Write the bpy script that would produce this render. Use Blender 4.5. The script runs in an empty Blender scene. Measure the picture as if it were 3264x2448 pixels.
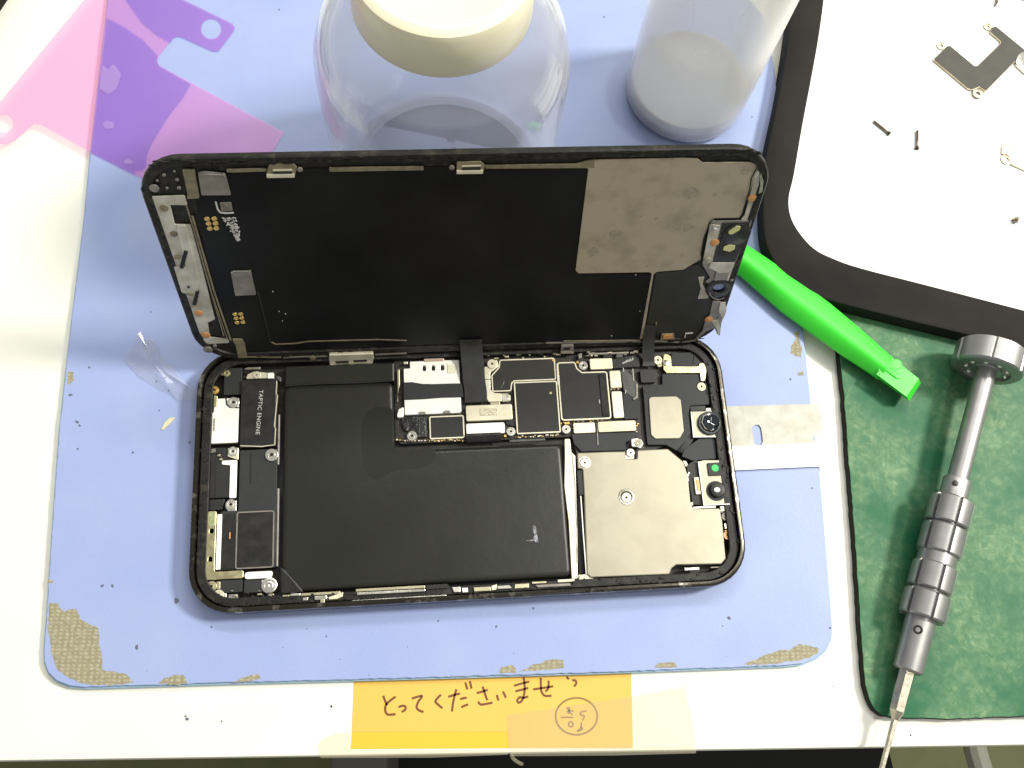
import bpy, bmesh, math, random
import numpy as np
from mathutils import Vector, Matrix
random.seed(7)
S = 0.001                      # every number below is in millimetres
sc = bpy.context.scene
COL = sc.collection

# ------------------------------------------------------------------ camera
F, PITCH, ROLL = 2000.5*3264/2212, .3162, .2030
CAM = np.array([7.588, -60.638, 276.647])
_cp, _sp, _cr, _sr = math.cos(PITCH), math.sin(PITCH), math.cos(ROLL), math.sin(ROLL)
MC = np.array([[1, 0, 0], [0, _cp, -_sp], [0, _sp, _cp]]) @ np.array([[_cr, -_sr, 0], [_sr, _cr, 0], [0, 0, 1]])
cam = bpy.data.cameras.new('camera'); cam.sensor_width = 36; cam.lens = F/3264*36
cam.clip_start = .005; cam.clip_end = 20
co = bpy.data.objects.new('camera', cam); COL.objects.link(co)
mw = Matrix.Identity(4)
for i in range(3):
    for j in range(3): mw[i][j] = MC[i][j]
    mw[i][3] = CAM[i]*S
co.matrix_world = mw
sc.camera = co

# ------------------------------------------------------------------ light
world = bpy.data.worlds.new('World'); sc.world = world; world.use_nodes = True
bg = world.node_tree.nodes['Background']; bg.inputs[0].default_value = (1, .99, .93, 1); bg.inputs[1].default_value = .44
def area(name, loc, target, sx, sy, power, col):
    l = bpy.data.lights.new(name, 'AREA'); l.shape = 'RECTANGLE'; l.size = sx*S; l.size_y = sy*S; l.energy = power; l.color = col
    o = bpy.data.objects.new(name, l); COL.objects.link(o); o.location = Vector(loc)*S
    o.rotation_euler = (Vector(target)-Vector(loc)).to_track_quat('-Z', 'Y').to_euler(); return o
area('bench_lamp', (1080, 560, 1260), (0, 0, 0), 230, 230, 32, (1, .97, .87))
area('ceiling_tube', (520, 250, 1350), (520, 250, 0), 90, 1250, 5.0, (1, 1, .94))
area('ceiling_tube', (-60, 960, 1350), (-60, 960, 0), 1250, 90, 14, (1, 1, .94))
sc.view_settings.view_transform = 'Standard'; sc.view_settings.look = 'None'
sc.view_settings.exposure = 0; sc.view_settings.gamma = 1; sc.view_settings.use_curve_mapping = False
sc.render.engine = 'CYCLES'
sc.cycles.max_bounces = 10; sc.cycles.transparent_max_bounces = 24
sc.cycles.use_denoising = True
sc.cycles.caustics_reflective = False; sc.cycles.caustics_refractive = False

# ------------------------------------------------------------------ placing helpers
# crops of the photograph I measured in: origin and pixel size in photo pixels
K = dict(P=(0, 0, 3264/2212), c1=(0, 0, 1000/2212), c2=(900, 0, 1100/2212), c3=(1900, 0, 800/2212), c4=(2600, 0, 664/1967),
         c5=(440, 460, 600/1382), c6=(1740, 460, 760/1751), c7=(600, 1080, 400/737), c8=(1240, 1100, 620/2212),
         d1=(1740, 1080, 660/2212), d2=(1780, 1380, 640/2042), d3=(820, 1180, 1040/2212), d4=(2260, 780, 740/1574),
         d5=(2600, 1000, 664/761), d6=(100, 1840, 1000/2212), d7=(960, 2100, 1300/2212), d8=(900, 1780, 1100/2212),
         e1=(640, 1060, 660/2212), e3=(2600, 2280, 664/2212), e4=(2960, 100, 700/1659), e5=(120, 900, 580/1604), e6=(2300, 1950, 500/2212))
def ray(k, x, y):
    ox, oy, s = K[k]
    return MC @ np.array([(ox+x*s-1632)/F, -(oy+y*s-1224)/F, -1.])
def at(k, x, y, z=0.):                         # photo point -> world point on the level z
    d = ray(k, x, y); return CAM+d*((z-CAM[2])/d[2])
YAW = .2531; CY, SY = math.cos(YAW), math.sin(YAW)
def loc(p): return np.array([CY*p[0]+SY*p[1], -SY*p[0]+CY*p[1], p[2]])      # world -> phone frame
LCAM = loc(CAM)
def ph(k, x, y, z):                            # photo point -> phone frame at level z
    q = loc(at(k, x, y, z)); return (q[0], q[1])
LANG = 1.224; LO = np.array([0, 35.91, 7.06])
LU = np.array([1, 0, 0]); LV = np.array([0, math.cos(LANG), math.sin(LANG)]); LN = np.array([0, -math.sin(LANG), math.cos(LANG)])
def ld(k, x, y, n):                            # photo point -> screen frame (u, v) at depth n
    d = loc(ray(k, x, y)); o = LO+LN*n
    t = np.dot(o-LCAM, LN)/np.dot(d, LN); q = LCAM+d*t-o
    return (float(np.dot(q, LU)), float(np.dot(q, LV)))
def wd(k, x, y, z): q = at(k, x, y, z); return (float(q[0]), float(q[1]))

def snap(pts, ang=7):
    pts = [list(p) for p in pts]; n = len(pts); t = math.tan(math.radians(ang))
    for _ in range(6):
        for i in range(n):
            a, b = pts[i], pts[(i+1) % n]; dx, dy = abs(a[0]-b[0]), abs(a[1]-b[1])
            if dx < 1e-6 and dy < 1e-6: continue
            if dy <= t*dx: a[1] = b[1] = (a[1]+b[1])/2
            elif dx <= t*dy: a[0] = b[0] = (a[0]+b[0])/2
    return [tuple(p) for p in pts]
def rnd(pts, r, seg=4):
    if r <= 0: return list(pts)
    out = []; n = len(pts)
    for i in range(n):
        a, b, c = Vector(pts[i-1][:2]), Vector(pts[i][:2]), Vector(pts[(i+1) % n][:2])
        u, v = (a-b), (c-b); lu, lv = u.length, v.length
        if lu < 1e-5 or lv < 1e-5: continue
        u /= lu; v /= lv
        ca = max(-.9999, min(.9999, u.dot(v))); th = math.acos(ca)
        if th > 2.75: out.append(tuple(b)); continue
        d = min(r/math.tan(th/2), lu*.45, lv*.45)
        p0, p1 = b+u*d, b+v*d
        for k in range(seg+1):
            s = k/seg; q = p0*(1-s)**2+b*2*s*(1-s)+p1*s*s; out.append(tuple(q))
    return out
def smooth(pts, per=6, closed=False):
    P = [Vector(p) for p in pts]; n = len(P); out = []
    rng = range(n if closed else n-1)
    for i in rng:
        p0 = P[i-1] if (closed or i > 0) else P[0]; p1 = P[i]; p2 = P[(i+1) % n]
        p3 = P[(i+2) % n] if (closed or i+2 < n) else P[-1]
        for k in range(per):
            t = k/per
            out.append(.5*((2*p1)+(p2-p0)*t+(2*p0-5*p1+4*p2-p3)*t*t+(3*p1-p0-3*p2+p3)*t**3))
    if not closed: out.append(P[-1])
    return out
def ragged(pts, amp, step):                    # break a traced outline up into a torn edge
    out = []; n = len(pts)
    for i in range(n):
        a, b = Vector(pts[i]), Vector(pts[(i+1) % n]); L = (b-a).length; m = max(1, int(L/step))
        nrm = Vector((-(b-a).y, (b-a).x)).normalized() if L > 1e-6 else Vector((0, 0))
        for k in range(m):
            out.append(tuple(a+(b-a)*(k/m)+nrm*random.uniform(-amp, amp)))
    return out

# ------------------------------------------------------------------ mesh helpers
def obj(name, bm, m, parent=None, loc_=(0, 0, 0), rot=(0, 0, 0), smooth_=False, label=None):
    for v in bm.verts: v.co *= S
    bmesh.ops.recalc_face_normals(bm, faces=bm.faces)
    me = bpy.data.meshes.new(name); bm.to_mesh(me); bm.free()
    if not isinstance(m, (list, tuple)): m = [m]
    for x in m: me.materials.append(x)
    if smooth_:
        for p in me.polygons: p.use_smooth = abs(p.normal.z) < .985
        try: me.set_sharp_from_angle(angle=math.radians(32))
        except Exception: pass
    o = bpy.data.objects.new(name, me); COL.objects.link(o)
    o.location = Vector(loc_)*S; o.rotation_euler = rot
    if parent is not None: o.parent = parent
    if label: o['label'] = label
    return o
def empty(name, label, cat, l=(0, 0, 0), rz=0, group=None):
    o = bpy.data.objects.new(name, None); COL.objects.link(o); o.empty_display_size = .01
    o.location = Vector(l)*S; o.rotation_euler = (0, 0, rz); o['label'] = label; o['category'] = cat
    if group: o['group'] = group
    return o
def tag(o, label, cat, group=None):
    o['label'] = label; o['category'] = cat
    if group: o['group'] = group
    return o
def add_prism(bm, pts, z0, z1, bev=0., mi=0, holes=()):
    """solid from an outline; optional holes; bev chamfers the top rim"""
    def ring(pp, z): return [bm.verts.new((p[0], p[1], z)) for p in pp]
    if len(pts) < 3: return
    A = sum(pts[i-1][0]*pts[i][1]-pts[i][0]*pts[i-1][1] for i in range(len(pts)))
    if A < 0: pts = pts[::-1]
    def inset(pp, d):
        n = len(pp); out = []
        for i in range(n):
            a, b, c = Vector(pp[i-1]), Vector(pp[i]), Vector(pp[(i+1) % n])
            u = (b-a).normalized() if (b-a).length > 1e-9 else Vector((1, 0)); v = (c-b).normalized() if (c-b).length > 1e-9 else u
            n1, n2 = Vector((-u.y, u.x)), Vector((-v.y, v.x)); m = n1+n2
            if m.length < 1e-6: m = n1.copy()
            m.normalize(); k = d/max(.45, m.dot(n1)); out.append(tuple(b+m*k))
        return out
    loops = []
    def body(pp, sgn):
        lo = ring(pp, z0); n = len(lo)
        rows = [lo]
        if bev > 0:
            rows.append(ring(pp, z1-bev)); rows.append(ring(inset(pp, sgn*bev*.3), z1-bev*.3)); rows.append(ring(inset(pp, sgn*bev), z1))
        else: rows.append(ring(pp, z1))
        for a, b in zip(rows[:-1], rows[1:]):
            for i in range(n):
                f = bm.faces.new((a[i], a[(i+1) % n], b[(i+1) % n], b[i])); f.material_index = mi
        return lo, rows[-1]
    lo, hi = body(list(pts), 1)
    los, his = [lo], [hi]
    for h in holes:
        Ah = sum(h[i-1][0]*h[i][1]-h[i][0]*h[i-1][1] for i in range(len(h)))
        hh = list(h) if Ah > 0 else list(h)[::-1]
        l2, h2 = body(hh, -1); los.append(l2); his.append(h2)
    for grp in (los, his):
        if len(grp) == 1:
            vs = grp[0]
            from mathutils.geometry import tessellate_polygon
            tris = tessellate_polygon([[Vector((v.co.x, v.co.y, 0)) for v in vs]])
            for t in tris:
                try: f = bm.faces.new([vs[i] for i in t]); f.material_index = mi
                except ValueError: pass
        else:
            flat = [v for g in grp for v in g]
            from mathutils.geometry import tessellate_polygon
            tris = tessellate_polygon([[Vector((v.co.x, v.co.y, 0)) for v in g] for g in grp])
            for t in tris:
                try: f = bm.faces.new([flat[i] for i in t]); f.material_index = mi
                except ValueError: pass
def circle(x, y, r, n=24, ry=None): return [(x+r*math.cos(2*math.pi*i/n), y+(ry or r)*math.sin(2*math.pi*i/n)) for i in range(n)]
def offset(pp, d):
    A = sum(pp[i-1][0]*pp[i][1]-pp[i][0]*pp[i-1][1] for i in range(len(pp)))
    if A < 0: pp = pp[::-1]
    n = len(pp); out = []
    for i in range(n):
        a, b, c = Vector(pp[i-1]), Vector(pp[i]), Vector(pp[(i+1) % n])
        u = (b-a).normalized() if (b-a).length > 1e-9 else Vector((1, 0)); v = (c-b).normalized() if (c-b).length > 1e-9 else u
        n1, n2 = Vector((-u.y, u.x)), Vector((-v.y, v.x)); m = n1+n2
        if m.length < 1e-6: m = n1.copy()
        m.normalize(); out.append(tuple(b+m*(d/max(.45, m.dot(n1)))))
    return out
def add_lathe(bm, prof, n=48, ax=None, mi=0, rad=None, caps=True):
    """profile [(s, r)] turned about +Z (or about the frame ax)"""
    rows = []
    for s, r in prof:
        row = []
        for i in range(n):
            t = 2*math.pi*i/n; rr = rad(s, r, t) if rad else r
            p = Vector((rr*math.cos(t), rr*math.sin(t), s)); row.append(bm.verts.new(ax @ p if ax else p))
        rows.append(row)
    for a, b in zip(rows[:-1], rows[1:]):
        for i in range(n):
            f = bm.faces.new((a[i], a[(i+1) % n], b[(i+1) % n], b[i])); f.material_index = mi
    if caps:
        for r_ in (rows[0], rows[-1]):
            try: f = bm.faces.new(r_); f.material_index = mi
            except ValueError: pass
def add_tube(bm, pts, r, n=8, mi=0):
    P = [Vector(p) for p in pts]; rows = []
    for i, p in enumerate(P):
        d = (P[min(i+1, len(P)-1)]-P[max(i-1, 0)]).normalized(); a = d.orthogonal().normalized() if abs(d.z) > .95 else Vector((0, 0, 1)).cross(d).normalized(); b = d.cross(a)
        rows.append([bm.verts.new(p+a*(r*math.cos(2*math.pi*k/n))+b*(r*math.sin(2*math.pi*k/n))) for k in range(n)])
    for a, b in zip(rows[:-1], rows[1:]):
        for i in range(n): f = bm.faces.new((a[i], a[(i+1) % n], b[(i+1) % n], b[i])); f.material_index = mi
    bm.faces.new(rows[0]); bm.faces.new(rows[-1])
def add_strip(bm, pts, w, th=.05, side=Vector((1, 0, 0)), mi=0):
    """thin ribbon through 3-D centre points, of width w along side"""
    rows = []; n = len(pts)
    for i, p in enumerate(pts):
        p = Vector(p); ww = w[i] if isinstance(w, (list, tuple)) else w
        d = (Vector(pts[min(i+1, n-1)])-Vector(pts[max(i-1, 0)])).normalized(); nn = side.cross(d).normalized()
        rows.append([bm.verts.new(q) for q in (p-side*ww/2, p+side*ww/2, p+side*ww/2+nn*th, p-side*ww/2+nn*th)])
    for a, b in zip(rows[:-1], rows[1:]):
        for i in range(4): f = bm.faces.new((a[i], a[(i+1) % 4], b[(i+1) % 4], b[i])); f.material_index = mi
    bm.faces.new(rows[0]); bm.faces.new(rows[-1])
def add_line(bm, pts, w, z0, z1, mi=0, closed=False):
    """flat painted or raised line of width w along 2-D points"""
    P = [Vector(p[:2]) for p in pts]; n = len(P); L, R = [], []
    for i in range(n):
        a = P[i-1] if (i > 0 or closed) else P[0]; b = P[(i+1) % n] if (i < n-1 or closed) else P[-1]
        d = (b-a); d = d.normalized() if d.length > 1e-9 else Vector((1, 0)); m = Vector((-d.y, d.x))*w/2
        L.append(P[i]+m); R.append(P[i]-m)
    lo = [(bm.verts.new((*l, z0)), bm.verts.new((*r, z0)), bm.verts.new((*r, z1)), bm.verts.new((*l, z1))) for l, r in zip(L, R)]
    rng = range(n if closed else n-1)
    for i in rng:
        a, b = lo[i], lo[(i+1) % n]
        for k in range(4): f = bm.faces.new((a[k], a[(k+1) % 4], b[(k+1) % 4], b[k])); f.material_index = mi
    if not closed: bm.faces.new(lo[0]).material_index = mi; bm.faces.new(lo[-1]).material_index = mi

# ------------------------------------------------------------------ materials
def mat(name, c, rough=.5, metal=0., c2=None, ns=3., lo=.35, hi=.65, detail=5., bump=0., bs=1., rvar=0., spec=.5, coat=0., alpha=None, aniso=None):
    m = bpy.data.materials.new(name); m.use_nodes = True; nt = m.node_tree; N = nt.nodes; L = nt.links
    b = N['Principled BSDF']; b.inputs['Base Color'].default_value = (*c, 1); b.inputs['Roughness'].default_value = rough
    b.inputs['Metallic'].default_value = metal; b.inputs['Specular IOR Level'].default_value = spec; b.inputs['Coat Weight'].default_value = coat
    tc = N.new('ShaderNodeTexCoord')
    def noise(sz, det=5., ro=.55):
        n = N.new('ShaderNodeTexNoise'); n.inputs['Scale'].default_value = 1/(sz*S); n.inputs['Detail'].default_value = det; n.inputs['Roughness'].default_value = ro
        L.new(tc.outputs['Object'], n.inputs['Vector']); return n
    if c2 is not None:
        n = noise(ns, detail); r = N.new('ShaderNodeMapRange'); r.inputs[1].default_value = lo; r.inputs[2].default_value = hi
        L.new(n.outputs[0], r.inputs[0]); mx = N.new('ShaderNodeMix'); mx.data_type = 'RGBA'
        mx.inputs[6].default_value = (*c, 1); mx.inputs[7].default_value = (*c2, 1); L.new(r.outputs[0], mx.inputs[0]); L.new(mx.outputs[2], b.inputs['Base Color'])
    if rvar:
        n = noise(ns*1.7, 6.); r = N.new('ShaderNodeMapRange'); r.inputs[1].default_value = .3; r.inputs[2].default_value = .7
        r.inputs[3].default_value = max(.03, rough-rvar); r.inputs[4].default_value = min(1, rough+rvar); L.new(n.outputs[0], r.inputs[0]); L.new(r.outputs[0], b.inputs['Roughness'])
    if bump:
        n = noise(bs, 4.); bp = N.new('ShaderNodeBump'); bp.inputs['Strength'].default_value = bump; bp.inputs['Distance'].default_value = bs*S*.3
        L.new(n.outputs[0], bp.inputs['Height']); L.new(bp.outputs[0], b.inputs['Normal'])
    return m
def thin(name, tint, body, frac, rough=.08, edge=.35, tlf=.25, gmin=.055, gmax=.7):
    """see-through plastic: tinted transmission + milky diffuse + gloss, milkier at grazing angles"""
    m = bpy.data.materials.new(name); m.use_nodes = True; nt = m.node_tree; N = nt.nodes; L = nt.links; N.clear()
    out = N.new('ShaderNodeOutputMaterial'); tr = N.new('ShaderNodeBsdfTransparent'); tr.inputs[0].default_value = (*tint, 1)
    di = N.new('ShaderNodeBsdfDiffuse'); di.inputs[0].default_value = (*body, 1)
    tl = N.new('ShaderNodeBsdfTranslucent'); tl.inputs[0].default_value = (*body, 1)
    dm = N.new('ShaderNodeMixShader'); dm.inputs[0].default_value = tlf; L.new(di.outputs[0], dm.inputs[1]); L.new(tl.outputs[0], dm.inputs[2])
    lw = N.new('ShaderNodeLayerWeight'); lw.inputs[0].default_value = .35
    mr = N.new('ShaderNodeMapRange'); mr.inputs[3].default_value = frac; mr.inputs[4].default_value = min(1, frac+edge); L.new(lw.outputs['Facing'], mr.inputs[0])
    m1 = N.new('ShaderNodeMixShader'); L.new(mr.outputs[0], m1.inputs[0]); L.new(tr.outputs[0], m1.inputs[1]); L.new(dm.outputs[0], m1.inputs[2])
    gl = N.new('ShaderNodeBsdfGlossy'); gl.inputs[0].default_value = (1, 1, 1, 1); gl.inputs['Roughness'].default_value = rough
    pw = N.new('ShaderNodeMath'); pw.operation = 'POWER'; pw.inputs[1].default_value = 4.5; lf = N.new('ShaderNodeLayerWeight'); lf.inputs[0].default_value = .5; L.new(lf.outputs['Facing'], pw.inputs[0])
    fr = N.new('ShaderNodeMapRange'); fr.inputs[3].default_value = gmin; fr.inputs[4].default_value = gmax; L.new(pw.outputs[0], fr.inputs[0])
    m2 = N.new('ShaderNodeMixShader'); L.new(fr.outputs[0], m2.inputs[0]); L.new(m1.outputs[0], m2.inputs[1]); L.new(gl.outputs[0], m2.inputs[2])
    L.new(m2.outputs[0], out.inputs[0]); return m

M = {}
M['desk'] = mat('white_laminate', (.86, .855, .78), .45, c2=(.83, .82, .74), ns=60)
M['mat_top'] = mat('blue_silicone', (.295, .36, .63), .5, c2=(.325, .39, .63), ns=28, bump=.12, bs=1.2, rvar=.08)
M['mat_side'] = mat('blue_edge', (.27, .44, .56), .5, c2=(.32, .48, .60), ns=6)
M['green'] = None
M['black_rubber'] = mat('black_rubber', (.011, .010, .0085), .7, spec=.18, c2=(.017, .015, .0125), ns=14, bump=.15, bs=.4)
M['tray_white'] = mat('tray_white', (.86, .86, .84), .4)
M['frame'] = mat('graphite_steel', (.07, .064, .052), .25, 1., c2=(.55, .52, .44), ns=4, rvar=.1, lo=.56, hi=.76)  # pale blotches in the colour stand for glints and bright chips on the frame
M['rim_dirt'] = mat('old_adhesive', (.009, .0085, .007), .5, spec=.35, c2=(.05, .045, .033), ns=2.2, lo=.5, hi=.8, bump=.5, bs=.5, detail=8)
M['cavity'] = mat('inner_black', (.010, .009, .008), .5, c2=(.03, .028, .022), ns=2)
M['pcb'] = mat('circuit_board', (.016, .013, .010), .45, c2=(.20, .15, .07), ns=.45, lo=.60, hi=.70, bump=.5, bs=.4)
M['chip'] = mat('chip_black', (.020, .020, .019), .45, spec=.33, c2=(.025, .025, .0235), ns=5, bump=.06, bs=.3)
M['chip_olive'] = mat('chip_graphite_film', (.022, .022, .018), .42, spec=.35, c2=(.028, .028, .023), ns=5)
M['plate'] = mat('grey_black_plate', (.029, .030, .032), .5, spec=.33, c2=(.024, .025, .027), ns=4)
M['batt'] = mat('battery_wrap', (.014, .014, .0115), .36, spec=.36, c2=(.018, .018, .0145), ns=30, bump=.05, bs=14, rvar=.03)
M['batt2'] = mat('battery_film', (.0125, .0125, .010), .40, spec=.33)
M['gloss'] = mat('glossy_black', (.011, .011, .011), .28, rvar=.12, ns=3, c2=(.022, .021, .019))
M['flex'] = mat('black_flex', (.020, .020, .020), .33, c2=(.028, .028, .027), ns=3)
M['flexgrey'] = mat('grey_flex', (.10, .10, .095), .35, c2=(.07, .07, .066), ns=2)
M['cream'] = mat('cream_metal', (.84, .79, .62), .42, .6, c2=(.76, .70, .53), ns=4, rvar=.1)
M['cream2'] = mat('cream_metal_dim', (.60, .55, .38), .45, 1., c2=(.50, .46, .32), ns=4)
M['silver'] = mat('silver_metal', (.93, .90, .82), .28, 1., c2=(.80, .77, .68), ns=2.5, rvar=.12)
M['white_metal'] = mat('white_tin', (.94, .93, .88), .35, .1, c2=(.90, .88, .81), ns=4)
M['shield'] = mat('shield_nickel', (.385, .355, .275), .42, .72, c2=(.34, .313, .24), ns=11, lo=.44, hi=.66, rvar=.07, bump=.02, bs=3)
M['sshield'] = mat('screen_shield', (.42, .365, .27), .55, .4, c2=(.30, .26, .19), ns=8, lo=.48, hi=.74, rvar=.08)
M['sgrey'] = mat('screen_grey_metal', (.30, .28, .25), .45, .5, c2=(.22, .20, .175), ns=3)
M['swhite'] = mat('screen_foil', (.62, .60, .53), .5, .3, c2=(.36, .33, .25), ns=7, rvar=.1)
M['olive'] = mat('olive_flex', (.27, .23, .145), .45, .3, c2=(.18, .155, .10), ns=2)
M['sblack'] = mat('panel_back', (.0045, .0047, .0052), .36, spec=.17, c2=(.011, .0115, .012), ns=30)
M['gold'] = mat('gold_contact', (.85, .60, .22), .35, 1.)
M['brass'] = mat('brass_clip', (.78, .70, .42), .3, 1., c2=(.62, .58, .33), ns=1.5, rvar=.1)
M['copper'] = mat('copper', (.60, .30, .14), .4, .6)
M['orange'] = mat('orange_kapton', (.55, .26, .09), .45)
M['hole'] = mat('hole_black', (.004, .004, .004), .6)
M['print'] = mat('grey_print', (.55, .55, .52), .6)
M['lens'] = mat('lens_glass', (.004, .006, .012), .06, coat=1.)
M['lensring'] = mat('lens_ring', (.05, .055, .06), .3, .6)
M['green_led'] = mat('green_dot', (.04, .55, .12), .3)
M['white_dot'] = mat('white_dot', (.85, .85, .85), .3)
M['yellow_glass'] = mat('sensor_window', (.55, .55, .25), .15)
M['lime'] = mat('green_plastic', (.045, .66, .035), .36, bump=.03, bs=1.5, c2=(.04, .62, .03), ns=12)
M['steel'] = mat('driver_aluminium', (.38, .375, .37), .42, .85, c2=(.33, .325, .32), ns=6, bump=.05, bs=.3)
M['steel_dark'] = mat('groove_dark', (.10, .10, .10), .5, .8)
M['steel_bit'] = mat('bit_steel', (.58, .53, .43), .3, 1., c2=(.42, .38, .3), ns=2, rvar=.1, bump=.15, bs=.5)
M['blade'] = mat('blade_steel', (.50, .49, .44), .6, .25, c2=(.42, .40, .34), ns=4, bump=.05, bs=.5)
M['spine'] = mat('blade_spine', (.90, .89, .88), .35, .3)
M['note'] = mat('note_yellow', (.74, .455, .09), .7, c2=(.76, .475, .10), ns=30)
M['note_strong'] = mat('note_adhesive_band', (.76, .47, .035), .7)
M['ink'] = mat('brown_ink', (.16, .055, .015), .6)
M['ink2'] = mat('grey_ink', (.24, .15, .045), .6)
M['cap'] = mat('jar_lid_plastic', (.80, .745, .55), .30, c2=(.82, .765, .57), ns=20)
M['mesh'] = None
M['floor'] = mat('olive_floor', (.10, .115, .035), .7, c2=(.13, .14, .06), ns=60)
M['dark_cloth'] = mat('black_cushion', (.008, .008, .008), .8)
M['greybox'] = mat('grey_leg', (.11, .10, .09), .6)
M['cable'] = mat('cable_grey', (.36, .36, .30), .5)
M['screw_dark'] = mat('screw_black', (.07, .05, .04), .35, .8, bump=.6, bs=.25)
M['screw_brown'] = mat('screw_steel', (.26, .22, .18), .35, .9, bump=.6, bs=.25)
M['bracket_black'] = mat('bracket_insulator', (.045, .042, .034), .6, c2=(.055, .05, .04), ns=4)
M['bracket_metal'] = mat('bracket_metal', (.58, .50, .34), .35, .8, c2=(.72, .64, .46), ns=3)
M['speck'] = mat('dark_speck', (.11, .125, .17), .7)
M['speck_cream'] = mat('cream_chip', (.66, .62, .42), .5)
M['mark'] = mat('white_scuff', (.36, .36, .40), .6, c2=(.08, .08, .09), ns=.9, lo=.4, hi=.6)
M['jar'] = thin('jar_clear_plastic', (.985, .985, .985), (.80, .80, .80), .035, .045, .20)
M['jarinner'] = thin('jar_liquid', (.97, .975, .985), (.80, .80, .82), .04, .6, .08, gmin=.01, gmax=.05)
M['bottle'] = thin('bottle_milky', (.975, .975, .97), (.88, .85, .80), .17, .35, .30, gmin=.02)
M['tape'] = thin('frosted_tape', (.995, .985, .96), (.84, .77, .56), .09, .3, .1, tlf=.05, gmin=.01)
M['film1'] = thin('violet_film', (1., .855, .95), (1., .52, .86), .09, .25, .05, tlf=0., gmin=.012)
M['film2'] = thin('violet_film_fold', (.88, .885, .985), (.60, .40, .9), .02, .25, .05, tlf=0., gmin=.005)
M['clear'] = thin('clear_shred', (.995, .995, .995), (.95, .95, .98), .06, .15, .25, .1)

def green_mat_material():
    m = bpy.data.materials.new('green_cutting_mat'); m.use_nodes = True; nt = m.node_tree; N = nt.nodes; L = nt.links; b = N['Principled BSDF']
    tc = N.new('ShaderNodeTexCoord')
    def noise(sz, det, off=(0, 0, 0)):
        mp = N.new('ShaderNodeMapping'); mp.inputs['Location'].default_value = off; L.new(tc.outputs['Object'], mp.inputs[0])
        n = N.new('ShaderNodeTexNoise'); n.inputs['Scale'].default_value = 1/(sz*S); n.inputs['Detail'].default_value = det; L.new(mp.outputs[0], n.inputs['Vector']); return n
    def mr(src, a, c, d=0., e=1.):
        r = N.new('ShaderNodeMapRange'); r.inputs[1].default_value = a; r.inputs[2].default_value = c; r.inputs[3].default_value = d; r.inputs[4].default_value = e
        L.new(src, r.inputs[0]); return r.outputs[0]
    def mul(a, c, op='MULTIPLY'):
        x = N.new('ShaderNodeMath'); x.operation = op; L.new(a, x.inputs[0])
        if isinstance(c, float): x.inputs[1].default_value = c
        else: L.new(c, x.inputs[1])
        return x.outputs[0]
    warp = noise(9, 3); va = N.new('ShaderNodeVectorMath'); va.operation = 'MULTIPLY_ADD'
    L.new(warp.outputs['Color'], va.inputs[0]); va.inputs[1].default_value = (9*S,)*3; L.new(tc.outputs['Object'], va.inputs[2])
    v = N.new('ShaderNodeTexVoronoi'); v.feature = 'DISTANCE_TO_EDGE'; v.inputs['Scale'].default_value = 1/(3.2*S); L.new(va.outputs[0], v.inputs['Vector'])
    v2 = N.new('ShaderNodeTexVoronoi'); v2.inputs['Scale'].default_value = 1/(1.5*S); L.new(va.outputs[0], v2.inputs['Vector'])
    cr = mr(v.outputs['Distance'], .0, .16, .72, 1.)
    big = mr(noise(20, 5, (.013, .02, 0)).outputs[0], .34, .72)
    fine = mr(noise(3.2, 8).outputs[0], .38, .66)
    sep = N.new('ShaderNodeSeparateColor'); L.new(v2.outputs['Color'], sep.inputs[0])
    cell = mr(sep.outputs[0], .1, .9, .5, 1.)
    worn = mul(mul(mul(cell, cr), mul(fine, .6, 'ADD')), big); worn = mul(worn, .85)
    mx = N.new('ShaderNodeMix'); mx.data_type = 'RGBA'; mx.inputs[6].default_value = (.007, .112, .044, 1); mx.inputs[7].default_value = (.21, .32, .165, 1); L.new(worn, mx.inputs[0])
    haze = N.new('ShaderNodeMix'); haze.data_type = 'RGBA'; haze.inputs[7].default_value = (.07, .185, .095, 1); L.new(mul(big, .4), haze.inputs[0]); L.new(mx.outputs[2], haze.inputs[6])
    L.new(haze.outputs[2], b.inputs['Base Color'])
    b.inputs['Roughness'].default_value = .55; b.inputs['Specular IOR Level'].default_value = .3
    bp = N.new('ShaderNodeBump'); bp.inputs['Strength'].default_value = .35; bp.inputs['Distance'].default_value = .3*S; L.new(worn, bp.inputs['Height']); L.new(bp.outputs[0], b.inputs['Normal'])
    return m
M['green'] = green_mat_material()
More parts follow.
